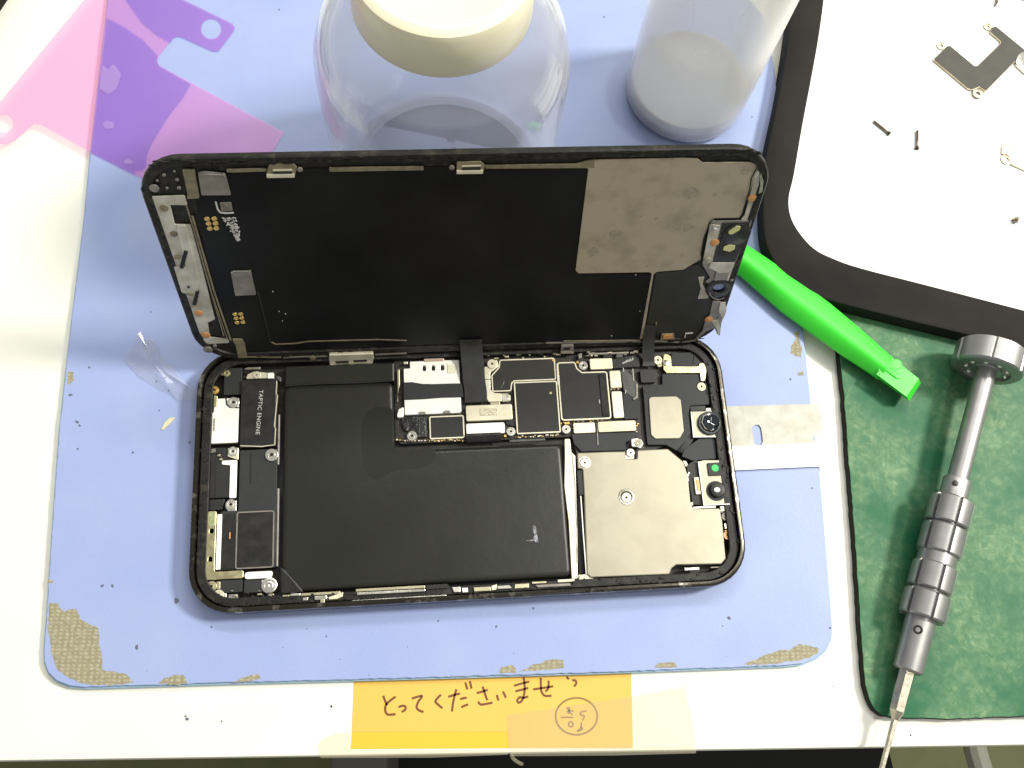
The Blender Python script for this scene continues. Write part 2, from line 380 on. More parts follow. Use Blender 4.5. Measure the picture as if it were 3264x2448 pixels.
def weave_material():
    m = bpy.data.materials.new('fibre_backing'); m.use_nodes = True; nt = m.node_tree; N = nt.nodes; L = nt.links; b = N['Principled BSDF']
    tc = N.new('ShaderNodeTexCoord'); mp = N.new('ShaderNodeMapping'); mp.inputs['Rotation'].default_value = (0, 0, -.2); L.new(tc.outputs['Object'], mp.inputs[0])
    hs = []
    for d, sz in (('X', 1.6), ('Y', 1.05)):
        w = N.new('ShaderNodeTexWave'); w.wave_type = 'BANDS'; w.bands_direction = d; w.inputs['Scale'].default_value = 1/(sz*S)/3.18; w.inputs['Distortion'].default_value = 3.2
        w.inputs['Detail'].default_value = 3; w.inputs['Detail Scale'].default_value = 1.5; L.new(mp.outputs[0], w.inputs[0]); hs.append(w)
    n = N.new('ShaderNodeTexNoise'); n.inputs['Scale'].default_value = 1/(1.4*S); n.inputs['Detail'].default_value = 4; L.new(tc.outputs['Object'], n.inputs['Vector'])
    a = N.new('ShaderNodeMath'); a.operation = 'MULTIPLY'; L.new(hs[0].outputs['Fac'], a.inputs[0]); L.new(hs[1].outputs['Fac'], a.inputs[1])
    a2 = N.new('ShaderNodeMath'); a2.operation = 'MULTIPLY_ADD'; L.new(a.outputs[0], a2.inputs[0]); a2.inputs[1].default_value = .45; L.new(n.outputs[0], a2.inputs[2])
    r = N.new('ShaderNodeMapRange'); r.inputs[1].default_value = .45; r.inputs[2].default_value = 1.0; L.new(a2.outputs[0], r.inputs[0])
    mx = N.new('ShaderNodeMix'); mx.data_type = 'RGBA'; mx.inputs[6].default_value = (.27, .24, .15, 1); mx.inputs[7].default_value = (.42, .385, .28, 1); L.new(r.outputs[0], mx.inputs[0])
    L.new(mx.outputs[2], b.inputs['Base Color']); b.inputs['Roughness'].default_value = .8
    bp = N.new('ShaderNodeBump'); bp.inputs['Strength'].default_value = .8; bp.inputs['Distance'].default_value = .25*S; L.new(a2.outputs[0], bp.inputs['Height']); L.new(bp.outputs[0], b.inputs['Normal'])
    return m
M['mesh'] = weave_material()

# ------------------------------------------------------------------ desk, floor, what is under the desk
DZ = -2.5
e0 = np.array(wd('P', 0, 1646.5, DZ)); e1_ = np.array(wd('P', 2212, 1612, DZ)); dv = (e1_-e0)/np.linalg.norm(e1_-e0); nv = np.array([-dv[1], dv[0]])
# desk frame: origin e0, x along front edge, y away
def desk_pt(a, b): q = e0+dv*a+nv*b; return (q[0], q[1])
bm = bmesh.new(); add_prism(bm, [desk_pt(-500, 0), desk_pt(800, 0), desk_pt(800, 700), desk_pt(-500, 700)], DZ-24, DZ, 1.6)
desk = tag(obj('desk', bm, M['desk'], smooth_=True), 'white laminate desk top that everything rests on', 'desk')
bm = bmesh.new(); add_prism(bm, [(-3000, -3000), (3000, -3000), (3000, 3000), (-3000, 3000)], -760, -720)
o = obj('floor', bm, M['floor']); o['kind'] = 'structure'
def under(px, z): return np.array(wd('P', px, 1655, z))
bm = bmesh.new(); a, b = under(842, -300), under(1950, -300); d_ = (b-a)/np.linalg.norm(b-a); nn = np.array([-d_[1], d_[0]])
q = [a+nn*250, b+nn*250+d_*-40, b-nn*120+d_*14, a-nn*120-d_*4]
add_prism(bm, rnd([tuple(x) for x in q], 12), -360, -300, 6)
st = empty('stool', 'black padded stool seat in the dark under the front edge of the desk', 'stool', (0, 0, 0)); obj('seat', bm, M['dark_cloth'], st)
bm = bmesh.new()
for f1, f2 in ((.2, 200), (.8, 200), (.2, 20), (.8, 20)):
    p = a+(b-a)*f1+nn*f2*.7; add_prism(bm, circle(p[0], p[1], 14), -719, -361)
obj('leg', bm, M['dark_cloth'], st)
bm = bmesh.new(); a, b = under(700, -200), under(838, -200); d_ = (b-a)/np.linalg.norm(b-a); nn = np.array([-d_[1], d_[0]])
add_prism(bm, [tuple(a+nn*120), tuple(b+nn*120), tuple(b-nn*60), tuple(a-nn*60+d_*4)], -719, -200, 3)
tag(obj('cabinet', bm, M['greybox']), 'grey cabinet corner under the desk, left of the black stool seat', 'cabinet')
bm = bmesh.new(); pts = [(*wd('e3', 1670, 200, -600), -600), (*wd('e3', 1690, 340, -600), -600), (*wd('e3', 1715, 440, -600), -600), (*wd('e3', 1750, 560, -600), -600), (*wd('e3', 1800, 760, -600), -600)]
add_tube(bm, smooth(pts), 11*.9, 10)
for i, p in enumerate(pts[:1]): add_tube(bm, [p, (p[0], p[1]+60, -719)], 9, 10)
tag(obj('cable', bm, M['cable'], smooth_=True), 'pale grey cable hanging below the desk over the olive floor', 'cable')

# ------------------------------------------------------------------ blue mat
mo = [wd('P', *p, 0) for p in ((247, -170), (233, 0), (214, 160), (196, 328), (181, 474), (166, 600), (147, 760), (128, 930), (113, 1150), (101, 1330))]
mo = [(p[0]+random.uniform(-.1, .1), p[1]) for p in mo]
corner1 = [wd('P', *p, 0) for p in ((95, 1400), (96, 1430), (104, 1452), (122, 1470), (150, 1481), (185, 1484))]
bott = [wd('P', *p, 0) for p in ((500, 1474), (900, 1464), (1300, 1452), (1700, 1437))]
corner2 = [wd('P', *p, 0) for p in ((1735, 1433), (1765, 1420), (1785, 1402), (1796, 1378), (1797, 1350))]
right = [wd('P', *p, 0) for p in ((1785, 1200), (1769, 1010), (1750, 860), (1733, 705), (1716, 560), (1700, 420), (1690, 300), (1680, 208), (1672, 150))]
corner3 = [wd('P', *p, 0) for p in ((1666, 115), (1658, 70), (1645, 30), (1625, 5), (1600, -12))]
c3 = np.array(wd('P', 1600, -12, 0)); dm = np.array([math.cos(.21), math.sin(.21)]); tl = np.array(mo[0])
L_ = np.dot(tl-c3, dm)
tr2 = c3+dm*L_
outl = mo+corner1+bott+corner2+right+corner3+[tuple(c3-dm*60), tuple(c3-dm*120), tuple(tr2)]
mo_r = []
for i, p in enumerate(outl):
    q = outl[(i+1) % len(outl)]; L = math.dist(p, q); n_ = max(1, int(L/1.3)) if L > 6 else 1
    for k in range(n_):
        t = k/n_; j = .13 if n_ > 1 else 0
        mo_r.append((p[0]+(q[0]-p[0])*t+random.uniform(-j, j), p[1]+(q[1]-p[1])*t+random.uniform(-j, j)))
bm = bmesh.new(); add_prism(bm, mo_r, -.9, 0, .18)
wm = empty('work_mat', 'pale blue rubber work mat with worn patches along its edge, under the opened phone', 'mat')
obj('mat_surface', bm, M['mat_top'], wm)
bm = bmesh.new(); add_prism(bm, offset(outl, -.55), DZ, -.95, .15); obj('mat_underlayer', bm, M['mat_side'], wm)
patches = [('d6', [(128, 178), (190, 185), (215, 235), (240, 240), (285, 222), (318, 222), (350, 292), (410, 330), (470, 350), (478, 420), (480, 500), (500, 560), (495, 650), (560, 665), (640, 670), (690, 705), (722, 745), (640, 755), (560, 760), (440, 758), (330, 738), (250, 700), (190, 655), (160, 600), (140, 540), (130, 440), (118, 370)]),
           ('d6', [(893, 745), (940, 715), (1000, 690), (1075, 686), (1098, 745), (1020, 758), (950, 752)]),
           ('d6', [(1425, 742), (1480, 715), (1545, 690), (1600, 684), (1618, 715), (1560, 730)]),
           ('d7', [(1073, 78), (1083, 45), (1140, 35), (1166, 55), (1163, 76)]),
           ('d7', [(1185, 72), (1225, 50), (1262, 32), (1300, 22), (1332, 3), (1418, 6), (1425, 48), (1360, 56), (1290, 62)]),
           ('d7', [(1918, 46), (1945, 22), (2022, 20), (2042, 46), (1980, 50)]),
           ('e6', [(320, 745), (365, 705), (450, 680), (560, 635), (680, 585), (800, 545), (960, 548), (1010, 495), (1090, 455), (1230, 462), (1300, 490), (1385, 525), (1340, 590), (1240, 650), (1100, 690), (900, 710), (640, 745)]),
           ('d4', [(572, 590), (612, 583), (610, 640), (628, 700), (626, 765), (590, 755), (553, 735), (560, 680), (590, 640)]),
           ('d4', [(600, 868), (634, 858), (640, 882), (610, 888)]),
           ('e5', [(275, 780), (320, 795), (322, 850), (280, 900), (262, 900), (268, 830)]),
           ('d6', [(118, 14), (158, 24), (150, 42), (122, 40)])]
for k, pp in patches:
    pts = ragged([wd(k, *p, 0) for p in pp], .22, .9); bm = bmesh.new(); add_prism(bm, pts, -.2, .045, 0)
    obj('worn_patch', bm, M['mesh'], wm)

# dirt specks on mat
bm = bmesh.new()
specks = [('d6', 500, 62, .5), ('d6', 572, 60, .45), ('d6', 1022, 165, .9), ('d6', 743, 493, .65), ('e6', 106, 85, .6), ('e6', 1530, 228, .4), ('e6', 15, 200, .25), ('e5', 455, 750, .35), ('e5', 1125, 838, .4), ('e5', 1047, 873, .3),
          ('e5', 1157, 953, .35), ('e5', 348, 1230, .55), ('e5', 372, 1262, .4), ('e5', 355, 1468, .4), ('e5', 1338, 1410, .4), ('e5', 1072, 1130, .3), ('e5', 290, 992, .6), ('e5', 840, 1500, .4), ('e5', 1000, 262, .25),
          ('d4', 553, 912, .4), ('c1', 1968, 68, .35), ('c2', 1790, 655, .4), ('d8', 1372, 436, .4), ('d8', 1610, 320, .4), ('d8', 1000, 400, .3), ('c3', 1375, 1030, .3), ('c3', 70, 150, .4), ('d6', 1270, 350, .3), ('d6', 2080, 415, .3), ('d4', 700, 1650, .3)]
def blob(x, y, r, z0, z1, squash=.7):
    a0 = random.uniform(0, 3.1); pts = []
    for i in range(9):
        t = 2*math.pi*i/9; rr = r*random.uniform(.7, 1.2); u, v = rr*math.cos(t), rr*squash*math.sin(t)
        pts.append((x+u*math.cos(a0)-v*math.sin(a0), y+u*math.sin(a0)+v*math.cos(a0)))
    add_prism(bm, pts, z0, z1)
for k, x, y, r in specks: p = wd(k, x, y, 0); blob(p[0], p[1], r, .0, .12)
for _ in range(12):
    p = wd('P', random.uniform(220, 1680), random.uniform(1340, 1465), 0); blob(p[0], p[1], random.uniform(.08, .2), 0, .08)
o = obj('dirt_specks', bm, M['speck']); o['kind'] = 'stuff'; o['label'] = 'tiny dark specks of dirt scattered on the blue mat'
bm = bmesh.new()
for k, x, y, r in (('d6', 1100, 1000, .55), ('d6', 1342, 1015, .3), ('d6', 1088, 980, .35), ('d6', 2115, 910, .35), ('d7', 165, 258, .35), ('e3', 1008, 210, .35), ('e6', 1572, 1055, .2), ('c4', 622, 925, .12)):
    p = wd(k, x, y, DZ); z = DZ
    if k != 'c4': blob(p[0], p[1], r, z, z+.12)
o = obj('dirt_specks', bm, M['speck']); o['kind'] = 'stuff'; o['label'] = 'tiny grey specks of dirt on the white desk'
bm = bmesh.new(); add_prism(bm, [wd('e5', *p, .1) for p in ((1085, 1300), (1120, 1235), (1165, 1195), (1215, 1190), (1190, 1225), (1110, 1300))], .02, .35, .1)
tag(obj('plastic_chip', bm, M['speck_cream']), 'small cream sliver of plastic lying on the blue mat left of the phone', 'plastic chip')
# clear shred of film
bm = bmesh.new()
sh = [(765, 690), (820, 590), (885, 455), (910, 440), (920, 520), (950, 500), (1010, 490), (1065, 570), (1080, 650), (1180, 740), (1290, 870), (1390, 960), (1390, 1040), (1240, 1045), (1180, 1000), (1050, 940), (900, 830), (860, 800), (815, 735)]
pts = [wd('e5', *p, .4) for p in sh]; cx_ = sum(p[0] for p in pts)/len(pts); cy_ = sum(p[1] for p in pts)/len(pts)
vs = [bm.verts.new((p[0], p[1], .1+random.uniform(0, .9))) for p in pts]; inn = [bm.verts.new((cx_+(p[0]-cx_)*.5+random.uniform(-.6, .6), cy_+(p[1]-cy_)*.5+random.uniform(-.6, .6), random.uniform(.3, 1.6))) for p in pts]
c_ = bm.verts.new((cx_, cy_, 1.1)); n_ = len(vs)
for i in range(n_):
    j = (i+1) % n_; bm.faces.new((vs[i], vs[j], inn[j], inn[i])); bm.faces.new((inn[i], inn[j], c_))
bmesh.ops.solidify(bm, geom=bm.faces[:], thickness=.04)
tag(obj('clear_film_scrap', bm, M['clear'], smooth_=False), 'crumpled scrap of clear film on the blue mat beside the phone corner', 'film scrap')

# ------------------------------------------------------------------ green cutting mat
gm = [wd('P', *p, .3) for p in ((1790, 560), (1803, 657), (1812, 760), (1822, 860), (1832, 1000), (1842, 1120), (1850, 1240), (1857, 1350), (1863, 1430), (1868, 1480), (1876, 1512), (1890, 1535), (1908, 1548), (1935, 1552), (2060, 1555), (2212, 1549))]
u_ = np.array(gm[-1]); gm2 = gm+[tuple(u_+np.array([160, 30])), tuple(u_+np.array([120, 230])), tuple(np.array(gm[0])+np.array([-6, 40]))]
pts = []
for i, p in enumerate(gm2):
    q = gm2[(i+1) % len(gm2)]; L = math.dist(p, q); n_ = max(1, int(L/1.6)) if i < 16 else 1
    for k in range(n_):
        j = .13 if i < 15 else 0; t = k/n_; pts.append((p[0]+(q[0]-p[0])*t+random.uniform(-j, j), p[1]+(q[1]-p[1])*t+random.uniform(-j, j)))
cm = empty('cutting_mat', 'scratched green cutting mat under the screwdriver with chipped dark edge', 'cutting mat')
bm = bmesh.new(); add_prism(bm, offset(pts, .32), -.6, .3, .05); obj('top_layer', bm, M['green'], cm)
bm = bmesh.new(); add_prism(bm, pts, DZ, -.1, .08); obj('core_layer', bm, M['black_rubber'], cm)

# ------------------------------------------------------------------ tray (upper right)
TZ = 6.
def T(k, x, y, z=TZ): return wd(k, x, y, z)
to = [T('P', 1716, -90), T('P', 1708, 29), T('P', 1696, 120), T('P', 1680, 213), T('P', 1653, 343), T('P', 1648, 420), T('P', 1650, 500), T('P', 1662, 545), T('P', 1690, 590), T('P', 1730, 622), T('P', 1790, 648), T('P', 1900, 677), T('P', 2060, 716), T('P', 2212, 752)]
ti = [T('P', 1790, -90), T('P', 1781, 0), T('P', 1770, 80), T('P', 1756, 159), T('P', 1735, 270), T('P', 1717, 375), T('P', 1706, 425), T('P', 1710, 465), T('P', 1728, 500), T('P', 1760, 535), T('P', 1800, 556), T('P', 1860, 577), T('P', 2000, 613), T('P', 2212, 668)]
def closeup(pp, k):
    pp = [tuple(v) for v in smooth(pp, 4)]; a, b = np.array(pp[-1]), np.array(pp[0]); d1_ = np.array(pp[-1])-np.array(pp[-3]); d1_ /= np.linalg.norm(d1_)
    d0_ = np.array(pp[0])-np.array(pp[2]); d0_ /= np.linalg.norm(d0_)
    e = a+d1_*k; g = b+d0_*k; return pp+[tuple(e), tuple(e+d0_*k*1.6), tuple(g)]
tray = empty('parts_tray', 'black rimmed tray with a white magnetic surface holding screws and brackets', 'tray')
oo = closeup(to, 90); ii = closeup(ti, 84)
bm = bmesh.new(); add_prism(bm, oo, DZ+1.4, TZ, 1.0, holes=[ii]); obj('rim', bm, M['black_rubber'], tray, smooth_=True)
bm = bmesh.new(); add_prism(bm, offset(oo, 1.4), DZ, DZ+1.3, .0); obj('base', bm, M['black_rubber'], tray)
bm = bmesh.new(); add_prism(bm, offset(ii, -.6), DZ+1.5, TZ-.9, 0); obj('writing_surface', bm, M['tray_white'], tray)
WZ = TZ-.9
G_ = 'loose screws on the white tray'
def machine_screw(name, k, p0, p1, r, head, m, lbl, grp):
    a = np.array(wd(k, *p0, WZ)); b = np.array(wd(k, *p1, WZ)); L = np.linalg.norm(b-a); ang = math.atan2(*(b-a)[::-1])
    o = empty(name, lbl, 'screw', (a[0], a[1], WZ), ang, grp)
    ax = Matrix.Rotation(math.pi/2, 4, 'Y'); ax = Matrix.Translation((0, 0, r*1.4)) @ ax
    bm = bmesh.new(); prof = [(0, r*.5), (.15, r)]; s = .3
    while s < L*.62: prof += [(s, r*1.08), (s+.11, r*.86)]; s += .22
    prof += [(L*.62, r), (L-head*.6, r*1.05)]
    add_lathe(bm, prof, 14, ax); obj('thread', bm, M['screw_brown'], o)
    bm = bmesh.new(); add_lathe(bm, [(L-head*.62, r*1.1), (L-head*.2, r*1.9), (L, r*1.7), (L, r*.9), (L-.12, r*.5)], 14, ax); obj('screw_head', bm, m, o)
machine_screw('screw', 'c4', (540, 1150), (695, 1275), .42, 1.7, M['screw_dark'], 'thin dark screw lying diagonally on the white tray', G_)
machine_screw('screw', 'c4', (952, 1240), (950, 1415), .42, 1.7, M['screw_dark'], 'thin dark screw pointing straight down the white tray, right of the diagonal one', G_)
machine_screw('screw', 'c4', (1690, 65), (1712, 0), .38, 1.4, M['bracket_metal'], 'short pale brass screw at the top edge of the white tray', G_)
machine_screw('screw', 'e4', (648, 1455), (648, 1425), .7, .8, M['bracket_metal'], 'tiny brass screw standing alone low on the right of the white tray', G_)
def lug(parent, k, x, y, r, z, metal=None, hole=.42):
    p = wd(k, x, y, z); bm = bmesh.new(); add_prism(bm, circle(p[0], p[1], r), z-.3, z, .08, holes=[circle(p[0], p[1], r*hole, 14)]); return obj('lug', bm, metal or M['bracket_metal'], parent, smooth_=True)
br = empty('bracket', 'matt black angular shielding bracket with metal lugs, in the tray', 'bracket', group='metal brackets in the tray')
bz = WZ+.9
bl = [(1118, 560), (1245, 435), (1272, 435), (1500, 625), (1530, 625), (1752, 410), (1752, 385), (1655, 300), (1660, 262), (1705, 250), (1985, 480), (2080, 560), (1960, 520), (1880, 580), (1610, 855), (1550, 815), (1480, 845), (1440, 830)]
pts = [wd('c4', *p, bz) for p in bl]
bm = bmesh.new(); add_prism(bm, rnd(pts, .35, 3), bz-.08, bz, 0); obj('insulating_sheet', bm, M['bracket_black'], br)
bm = bmesh.new(); add_prism(bm, rnd(offset(pts, -.16), .35, 3), WZ+.02, bz-.09, .1); obj('metal_plate', bm, M['bracket_metal'], br)
lug(br, 'c4', 1185, 430, 1.5, WZ+.5); lug(br, 'c4', 1628, 250, 1.5, WZ+.5); lug(br, 'c4', 1537, 878, 1.9, bz+.1)
bm = bmesh.new(); add_prism(bm, rnd([wd('c4', *p, WZ+1.2) for p in ((1910, 520), (1945, 490), (2000, 480), (2100, 560), (2100, 760), (1967, 670), (1905, 610), (1890, 570))], .8), WZ, WZ+1.2, .3)
b2 = empty('bracket', 'shiny pale metal bracket touching the black bracket at the tray edge', 'bracket', group='metal brackets in the tray'); obj('metal_plate', bm, M['silver'], b2, smooth_=True)
b3 = empty('bracket', 'flat cream coloured metal bracket with one screw lug, in the tray', 'bracket', group='metal brackets in the tray')
bm = bmesh.new(); add_prism(bm, rnd([wd('e4', *p, WZ+.8) for p in ((556, 900), (560, 865), (580, 845), (900, 960), (900, 1110), (730, 1048), (625, 1000), (612, 945), (590, 925), (556, 925))], .4), WZ+.1, WZ+.8, .12)
obj('metal_plate', bm, M['cream'], b3, smooth_=True); lug(b3, 'e4', 590, 965, 2.0, WZ+.5)

# ------------------------------------------------------------------ violet film
fz = .35
f1 = [(590, 0), (0, 718), (-70, 800), (-70, 950), (0, 1014), (40, 1020), (110, 985), (240, 872), (290, 880), (640, 1075), (1010, 1262), (1500, 1500), (1700, 1500), (1910, 1085), (2005, 935), (1125, 462), (1107, 430), (1115, 400), (1225, 265), (1250, 256), (1280, 260), (1500, 360), (1540, 360), (1650, 215), (1655, 190), (1640, 165), (1300, 0), (1180, -60), (650, -70)]
fl = empty('violet_film', 'violet transparent protective film sheet lying across mat edge and white desk', 'film')
def W1(pp, z): return [wd('c1', *p, z) for p in pp]
bm = bmesh.new()
h1 = W1(circle(1490, 200, 72), fz); h2 = W1([(x, y*1) for x, y in circle(30, 872, 62)], fz)
add_prism(bm, W1(f1, fz), fz-.08, fz, 0, holes=[h1, h2]); obj('film_sheet', bm, M['film1'], fl)
f2 = [(752, 128), (765, 130), (880, 190), (1010, 280), (1112, 390), (1107, 430), (1125, 462), (1345, 590), (1290, 690), (1180, 830), (1060, 1030), (1035, 1100), (1030, 1170), (1000, 1200), (940, 1205), (960, 1235), (642, 1075), (690, 660), (725, 380)]
bm = bmesh.new(); add_prism(bm, W1(f2, fz+.3), fz+.2, fz+.28, 0); obj('folded_layer', bm, M['film2'], fl)
f3 = [(860, -40), (1250, -25), (1300, 0), (1640, 165), (1655, 190), (1650, 215), (1540, 360), (1500, 360), (1280, 260), (1250, 256), (1225, 265), (1200, 300), (1110, 250), (1000, 160)]
bm = bmesh.new(); add_prism(bm, W1(f3, fz+.3), fz+.2, fz+.28, 0, holes=[W1(circle(1490, 200, 72), fz+.3)]); obj('folded_layer', bm, M['film2'], fl)
bm = bmesh.new()
for k in ([(720, 450), (760, 490), (800, 445), (850, 520), (820, 620), (760, 660), (700, 620)], [(720, 870), (750, 845), (800, 860), (800, 900), (740, 905)], [(865, 1135), (900, 1115), (940, 1135), (925, 1155), (880, 1150)]):
    add_prism(bm, rnd(W1(k, fz+.7), .6), fz+.35, fz+.4, 0)
obj('air_bubble', bm, thin('film_bubble', (1., .995, 1.), (.9, .7, .95), .06, .3, .05, tlf=0., gmin=.01), fl)

# ------------------------------------------------------------------ notes and tape at the desk edge
nz = DZ+.15
def Nt(pp, z=nz): return [wd('d7', *p, z) for p in pp]
nt_ = empty('sticky_note', 'yellow sticky note with brown handwriting upside down, taped to the desk edge', 'note')
bm = bmesh.new(); add_prism(bm, Nt([(288, 60), (1790, 30), (1800, 482), (1125, 484), (1118, 394), (275, 396)]), DZ, nz-.03); obj('note_sheet', bm, M['note'], nt_)
bm = bmesh.new(); add_prism(bm, Nt([(275, 397), (1117, 395), (1126, 485), (270, 490)]), DZ, nz-.03); obj('note_strip', bm, M['note_strong'], nt_, label='brighter yellow strip along the lower edge')
strokes = [[(445, 200), (455, 228), (466, 252)], [(512, 205), (485, 225), (460, 250), (456, 280), (470, 302), (512, 300)], [(528, 262), (552, 254), (567, 262), (562, 278), (545, 288)],
           [(600, 216), (630, 206), (656, 202), (636, 232), (626, 262), (640, 280), (664, 288)], [(758, 195), (738, 215), (728, 232), (745, 250), (766, 268)],
           [(798, 206), (830, 196), (862, 188)], [(842, 165), (832, 200), (824, 240), (818, 286)], [(862, 218), (898, 210)], [(868, 262), (885, 255), (906, 247)], [(890, 128), (902, 166)], [(915, 120), (924, 162)],
           [(952, 186), (982, 178), (1012, 168)], [(984, 150), (994, 180), (1002, 205), (1010, 225)], [(960, 232), (975, 248), (1005, 244), (1038, 238)], [(1062, 195), (1066, 214), (1072, 226)], [(1094, 177), (1104, 196), (1110, 212)],
           [(1155, 146), (1195, 134), (1237, 124)], [(1162, 176), (1195, 168), (1232, 158)], [(1207, 100), (1212, 140), (1211, 185), (1200, 222), (1182, 238), (1172, 226), (1186, 208), (1205, 212), (1232, 204)],
           [(1258, 166), (1310, 158), (1367, 149)], [(1342, 118), (1342, 148), (1336, 168), (1324, 176)], [(1300, 103), (1300, 140), (1304, 178), (1322, 200), (1358, 200)],
           [(1440, 96), (1452, 112)], [(1470, 116), (1488, 118), (1492, 134), (1480, 150)]]
bm = bmesh.new()
for s in strokes: add_line(bm, smooth(Nt([(*p,) for p in s], nz+.1), 5), .62, nz-.03, nz+.02)
obj('handwriting', bm, M['ink'], nt_)
bm = bmesh.new()
add_line(bm, [wd('d7', 1493+113*math.cos(t*.1309), 312+100*math.sin(t*.1309), nz) for t in range(48)], .5, nz-.03, nz+.02, closed=True)
for s in ([(1408, 318), (1445, 317), (1477, 318)], [(1440, 262), (1455, 285), (1472, 305)], [(1440, 290), (1455, 280), (1478, 285)], [(1455, 262), (1450, 300)], [(1548, 282), (1515, 290), (1518, 305), (1536, 310), (1525, 335)],
          [(1463+13*math.cos(t), 355+14*math.sin(t)) for t in (0, 1, 2, 3, 4, 5, 6.28)], [(1520, 345), (1516, 375), (1498, 392), (1515, 388), (1526, 378), (1516, 370)]):
    add_line(bm, smooth(Nt(s), 4), .42, nz-.03, nz+.02)
obj('drawn_stamp', bm, M['ink2'], nt_)
bm = bmesh.new(); add_prism(bm, Nt([(1116, 305), (1790, 205), (2080, 150), (2120, 320), (2146, 480), (2140, 512), (1700, 524), (1140, 528), (1126, 480)], nz+.1), nz+.03, nz+.09)
tp = tag(obj('tape', bm, M['tape']), 'frosted tape strip over the right end of the yellow note', 'tape')
bm = bmesh.new(); add_prism(bm, Nt([(262, 396), (180, 408), (110, 440), (88, 470), (105, 538), (700, 536), (1120, 520), (1127, 492), (272, 495)], DZ+.1), DZ+.02, DZ+.12)
tag(obj('tape', bm, M['tape']), 'pale tape remnant under the lower left corner of the yellow note', 'tape')
bm = bmesh.new(); add_tube(bm, smooth([(*wd('d7', *p, z), z) for p, z in (((1140, 518), DZ+.1), ((1150, 540), DZ-1), ((1175, 560), DZ-3), ((1200, 572), DZ-4))]), .5, 6)
tag(obj('tape_curl', bm, M['tape']), 'tiny curl of torn tape hanging over the desk edge below the note', 'tape')

# ------------------------------------------------------------------ jar and bottle behind the phone
jc = (-28.4, 95.6)
jar = empty('jar', 'clear round plastic jar with cream screw lid standing behind the phone screen', 'jar', (jc[0], jc[1], 0))
R0 = 34.8
outer = [(0, 0), (.0, R0-5), (.6, R0-2), (2.5, R0-.4), (6, R0), (30, R0), (62, R0), (68, R0-.5), (74, R0-2.3), (79, R0-5.5), (83, R0-9.5), (85.5, R0-12.5), (86.5, R0-13.5), (92, R0-13.6), (98, R0-13.6)]
inner = [(z, max(0, r-1.1)) for z, r in outer[::-1]]; inner = inner[:-3]+[(3, R0-5), (6.5, 13), (7.5, .01)]
bm = bmesh.new(); add_lathe(bm, [(0, .01)]+[(z, r) for z, r in outer[1:]]+[(98, R0-14.7)]+[(z, r) for z, r in inner[1:]], 72, caps=False)
obj('jar_body', bm, M['jar'], jar, smooth_=True)
RC = 22.5
def ribs(s, r, t): return r
bm = bmesh.new(); add_lathe(bm, [(86.6, RC-1.5), (86.6, RC-.2), (87, RC), (98.6, RC-.2), (100.2, RC-.9), (101, RC-2.3), (101, RC-4), (100.7, RC-5), (100.7, .02)], 96, caps=False)
obj('lid', bm, M['cap'], jar, smooth_=True)
bc = (46.4, 148.3)
bot = empty('squeeze_bottle', 'milky translucent plastic bottle standing right of the jar', 'bottle', (bc[0], bc[1], 0))
RB = 21.2
bm = bmesh.new(); pr_ = [(0, .02), (0, RB-4), (.7, RB-1.6), (2.6, RB-.3), (5, RB), (95, RB), (108, RB-1), (118, RB-6), (124, RB-10), (140, RB-11)]
add_lathe(bm, pr_+[(140, RB-12)]+[(z, r-1) for z, r in pr_[:2:-1]]+[(3.5, RB-4), (3, .02)], 64, caps=False)
obj('bottle_body', bm, M['bottle'], bot, smooth_=True)
bm = bmesh.new(); add_lathe(bm, [(9.5, .02), (9.6, RB-4), (10.5, RB-1.6), (38, RB-1.3), (38.5, RB-1.7), (38.5, .02)], 48, caps=False); obj('liquid', bm, thin('bottle_liquid', (.96, .97, .99), (.72, .76, .95), .10, .4, .1, gmin=.01, gmax=.03), bot, smooth_=True)
bm = bmesh.new(); add_lathe(bm, [(3.6, .02), (3.6, RB-4.2), (4.2, RB-1.7), (9, RB-1.4), (9.3, RB-2), (9.3, .02)], 48, caps=False); obj('thick_base', bm, mat('milky_base', (.70, .67, .60), .5), bot, smooth_=True)
bm = bmesh.new(); add_lathe(bm, [(132, .02), (132, 12), (155, 11), (157, 9), (157, .02)], 32, caps=False); obj('nozzle_cap', bm, M['cap'], bot, smooth_=True)
# dark thing in the upper left corner
bm = bmesh.new(); a = np.array(wd('P', 18, -2, DZ)); b = np.array(wd('P', -2, 28, DZ)); d_ = (b-a)/np.linalg.norm(b-a); nn = np.array([d_[1], -d_[0]])
if np.dot(nn, np.array(wd('P', -200, -200, DZ))-a) < 0: nn = -nn
add_prism(bm, [tuple(a-d_*80), tuple(b+d_*60), tuple(b+d_*60+nn*60), tuple(a-d_*80+nn*60)], DZ, 12, 2)
tag(obj('black_case', bm, M['black_rubber']), 'black box only just showing in the upper left corner of the desk', 'box')

# ------------------------------------------------------------------ razor blade
rb = empty('razor_blade', 'single edge razor blade with white spine sticking out from under the phone', 'razor blade')
z = .45
bp = [wd('d4', *p, z) for p in ((-60, 1100), (745, 1078), (752, 1120), (775, 1245), (765, 1272), (712, 1300), (704, 1325), (765, 1340), (790, 1345), (-40, 1385))]
slot = rnd([wd('d4', *p, z) for p in ((292, 1240), (312, 1221), (338, 1221), (354, 1245), (366, 1335), (352, 1358), (326, 1360), (306, 1345))], .4)
bm = bmesh.new(); add_prism(bm, bp, z-.2, z, .03, holes=[slot]); obj('blade', bm, M['blade'], rb)
bm = bmesh.new(); add_prism(bm, [wd('d4', *p, z+.5) for p in ((-40, 1375), (795, 1340), (800, 1345), (822, 1500), (-30, 1538))], z-.4, z+.5, .15); obj('spine', bm, M['spine'], rb)

